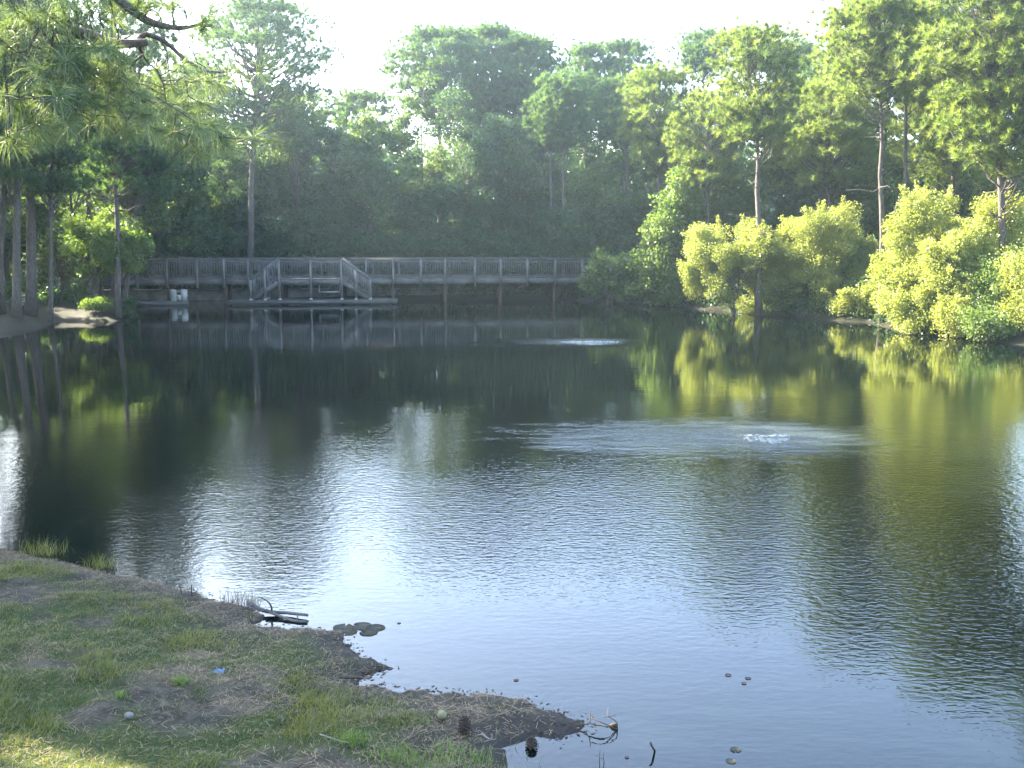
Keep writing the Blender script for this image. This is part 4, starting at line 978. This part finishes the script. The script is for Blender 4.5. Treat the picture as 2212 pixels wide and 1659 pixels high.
for o_ in (0, 35):
    for j_ in range(4):
        for i_ in range(6): q.append((o_+j_*7+i_, o_+j_*7+i_+1, o_+(j_+1)*7+i_+1, o_+(j_+1)*7+i_))
b.add(V, q); tag(b.build("plastic_scrap", M['blue']), "crumpled pale blue scrap of plastic on bare soil", "litter")
p = gpix(279, 1549); tag(MB().ball(p+np.array([0, 0, .012]), (.035, .025, .022), 10, 7, .12, rr_).build("pale_stone", M['stone'], smooth=True), "small pale stone in the grass of the near slope", "stone")
p = gpix(752, 1540); b = MB(); d0 = np.array([.022, .008, .014]); d1 = np.array([-.006, .018, .006])
b.add([p+[0, 0, .008], p+d0+d1*.5+[0, 0, .010], p+2*d0+[0, 0, .012], p+d0-d1*.5+[0, 0, .004]], [(0, 1, 2, 3)]); b.add([p+[0, 0, .006], p+d0+d1*.5+[0, 0, .008], p+2*d0+[0, 0, .010], p+d0-d1*.5+[0, 0, .002]], [(0, 3, 2, 1)])
tag(b.build("dry_leaf", M['stone']), "single bleached leaf on the dark soil above the spit", "leaf")
def pad(px, py, wpx, label, group, name="lily_pad", cat="lily pad", seed=0, mat='lily'):
    c = on(px, py, .003); d_ = c[1]; r_ = wpx/2/2212*d_*1.05; rg_ = np.random.default_rng(seed+int(px)); n = 22; a0 = rg_.uniform(0, 6.28)
    ring = [(c[0]+math.cos(a0+.18+5.92*k/(n-1))*r_*rg_.uniform(.94, 1.05), c[1]+math.sin(a0+.18+5.92*k/(n-1))*r_*rg_.uniform(.94, 1.05)) for k in range(n)]
    b = MB(); top = [(c[0]+math.cos(a0)*r_*.1, c[1]+math.sin(a0)*r_*.1, .004)]+[(x_, y_, .0035+rg_.uniform(0, .0025)) for x_, y_ in ring]; bot = [(x_, y_, z_-.003) for x_, y_, z_ in top]; m_ = n+1
    b.add(top+bot, [(k, k+1, m_+k+1, m_+k) for k in range(1, n)], [(0, k, k+1) for k in range(1, n)]+[(m_, m_+k+1, m_+k) for k in range(1, n)])
    o = b.build(name, M[mat]); o.data.attributes.new("tint", 'FLOAT', 'FACE').data.foreach_set("value", np.full(len(o.data.polygons), rg_.uniform(.2, 1), np.float32))
    return tag(o, label, cat, group)
GPD = "lily pads by the bank"
for px, py, w_, lab in [(741,1355,42,"lily pad nearest the bank in the floating cluster"),(781,1352,44,"big overlapping lily pad in the middle of the floating cluster"),(811,1356,42,"outermost lily pad of the floating cluster"),(750,1364,44,"half sunken lily pad against the muddy shore"),(796,1366,40,"pale brown lily pad along the cluster's near side"),
                        (1589,1619,24,"lone round lily pad in open water right of the bent stick"),(1579,1644,22,"lone lily pad lowest in the open water, near the bottom edge")]:
    pad(px, py, w_, lab, GPD)
for px, py, w_, lab in [(1573,1458,14,"leftmost of the three dark floating leaves in open water"),(1616,1465,13,"right upper of the three dark floating leaves in open water"),(1607,1476,11,"lower of the three dark floating leaves in open water"),(1115,1469,11,"dark floating leaf in the bay above the spit"),(1354,1636,9,"tiny dark floating leaf below the drowned twigs"),(862,1346,8,"tiny dark floating leaf right of the lily pad cluster")]:
    pad(px, py, w_, lab, "dead leaves floating on the pond", "floating_leaf", "leaf", 3, 'cone')
def clump(px, py, n, hmax, spread, label, mat='grass', name="grass_clump", kind=None):
    p = gpix(px, py); x = p[0]+rng.normal(0, spread, n); y = p[1]+rng.normal(0, spread*.6, n); z = np.maximum(land(x, y), -.02)
    V, q4, t3 = blades(x, y, z, hmax*rng.uniform(.35, 1, n), rng.uniform(.003, .006, n), rng.uniform(.05, .55, n)); ti = rng.uniform(0, 1, n)
    o_ = mk(name, V, [q4, t3], M[mat], attrs={"tint": ('FACE', np.concatenate([ti, ti]))})
    return tag(o_, label, "grass clump", "grass clumps on the near bank") if not kind else tag(o_, kind=kind)
clump(95, 1196, 160, .26, .12, "tall grass clump at the waterline by the picture's left edge")
clump(222, 1226, 130, .24, .09, "green grass clump leaning over dark water on the left bank")
clump(520, 1306, 120, .22, .10, "pale sparse sedge clump behind the fallen forked branch", 'straw')
clump(390, 1478, 120, .10, .035, "bright grass clump on the slope left of the bare grey soil", 'fresh')
clump(262, 1508, 60, .10, .03, "lit yellow green sprouts in the middle of the near slope", 'fresh')
clump(760, 1605, 160, .13, .06, "bright yellow green grass clump above the bottom edge", 'fresh')
clump(860, 1640, 90, .12, .06, "small vivid grass clump at the bottom edge", 'fresh')
clump(1000, 1640, 260, .13, .22, "wide patch of fresh grass at the bottom edge near the inlet", 'fresh', 'fresh_grass', 'stuff')
clump(905, 1655, 200, .14, .2, "fresh grass clump cut by the bottom edge", 'fresh', 'fresh_grass', 'stuff')
# ------------------------------------------------------------------ haze
hz = MB(); hz.box((-110, -14, -2.0), (110, 112, 27))
hm = bpy.data.materials.new("thin_glare_haze"); hm.use_nodes = True; nt = hm.node_tree
nt.nodes.remove(nt.nodes["Principled BSDF"]); pv = N(nt, "ShaderNodeVolumePrincipled")
pv.inputs["Density"].default_value = .00085; pv.inputs["Anisotropy"].default_value = .68; pv.inputs["Color"].default_value = (.74, .93, 1.0, 1)  # thin air, made denser and tinted to stand in for lens glare too
nt.links.new(pv.outputs[0], nt.nodes["Material Output"].inputs["Volume"])
tag(hz.build("glare_haze", hm), kind='stuff')
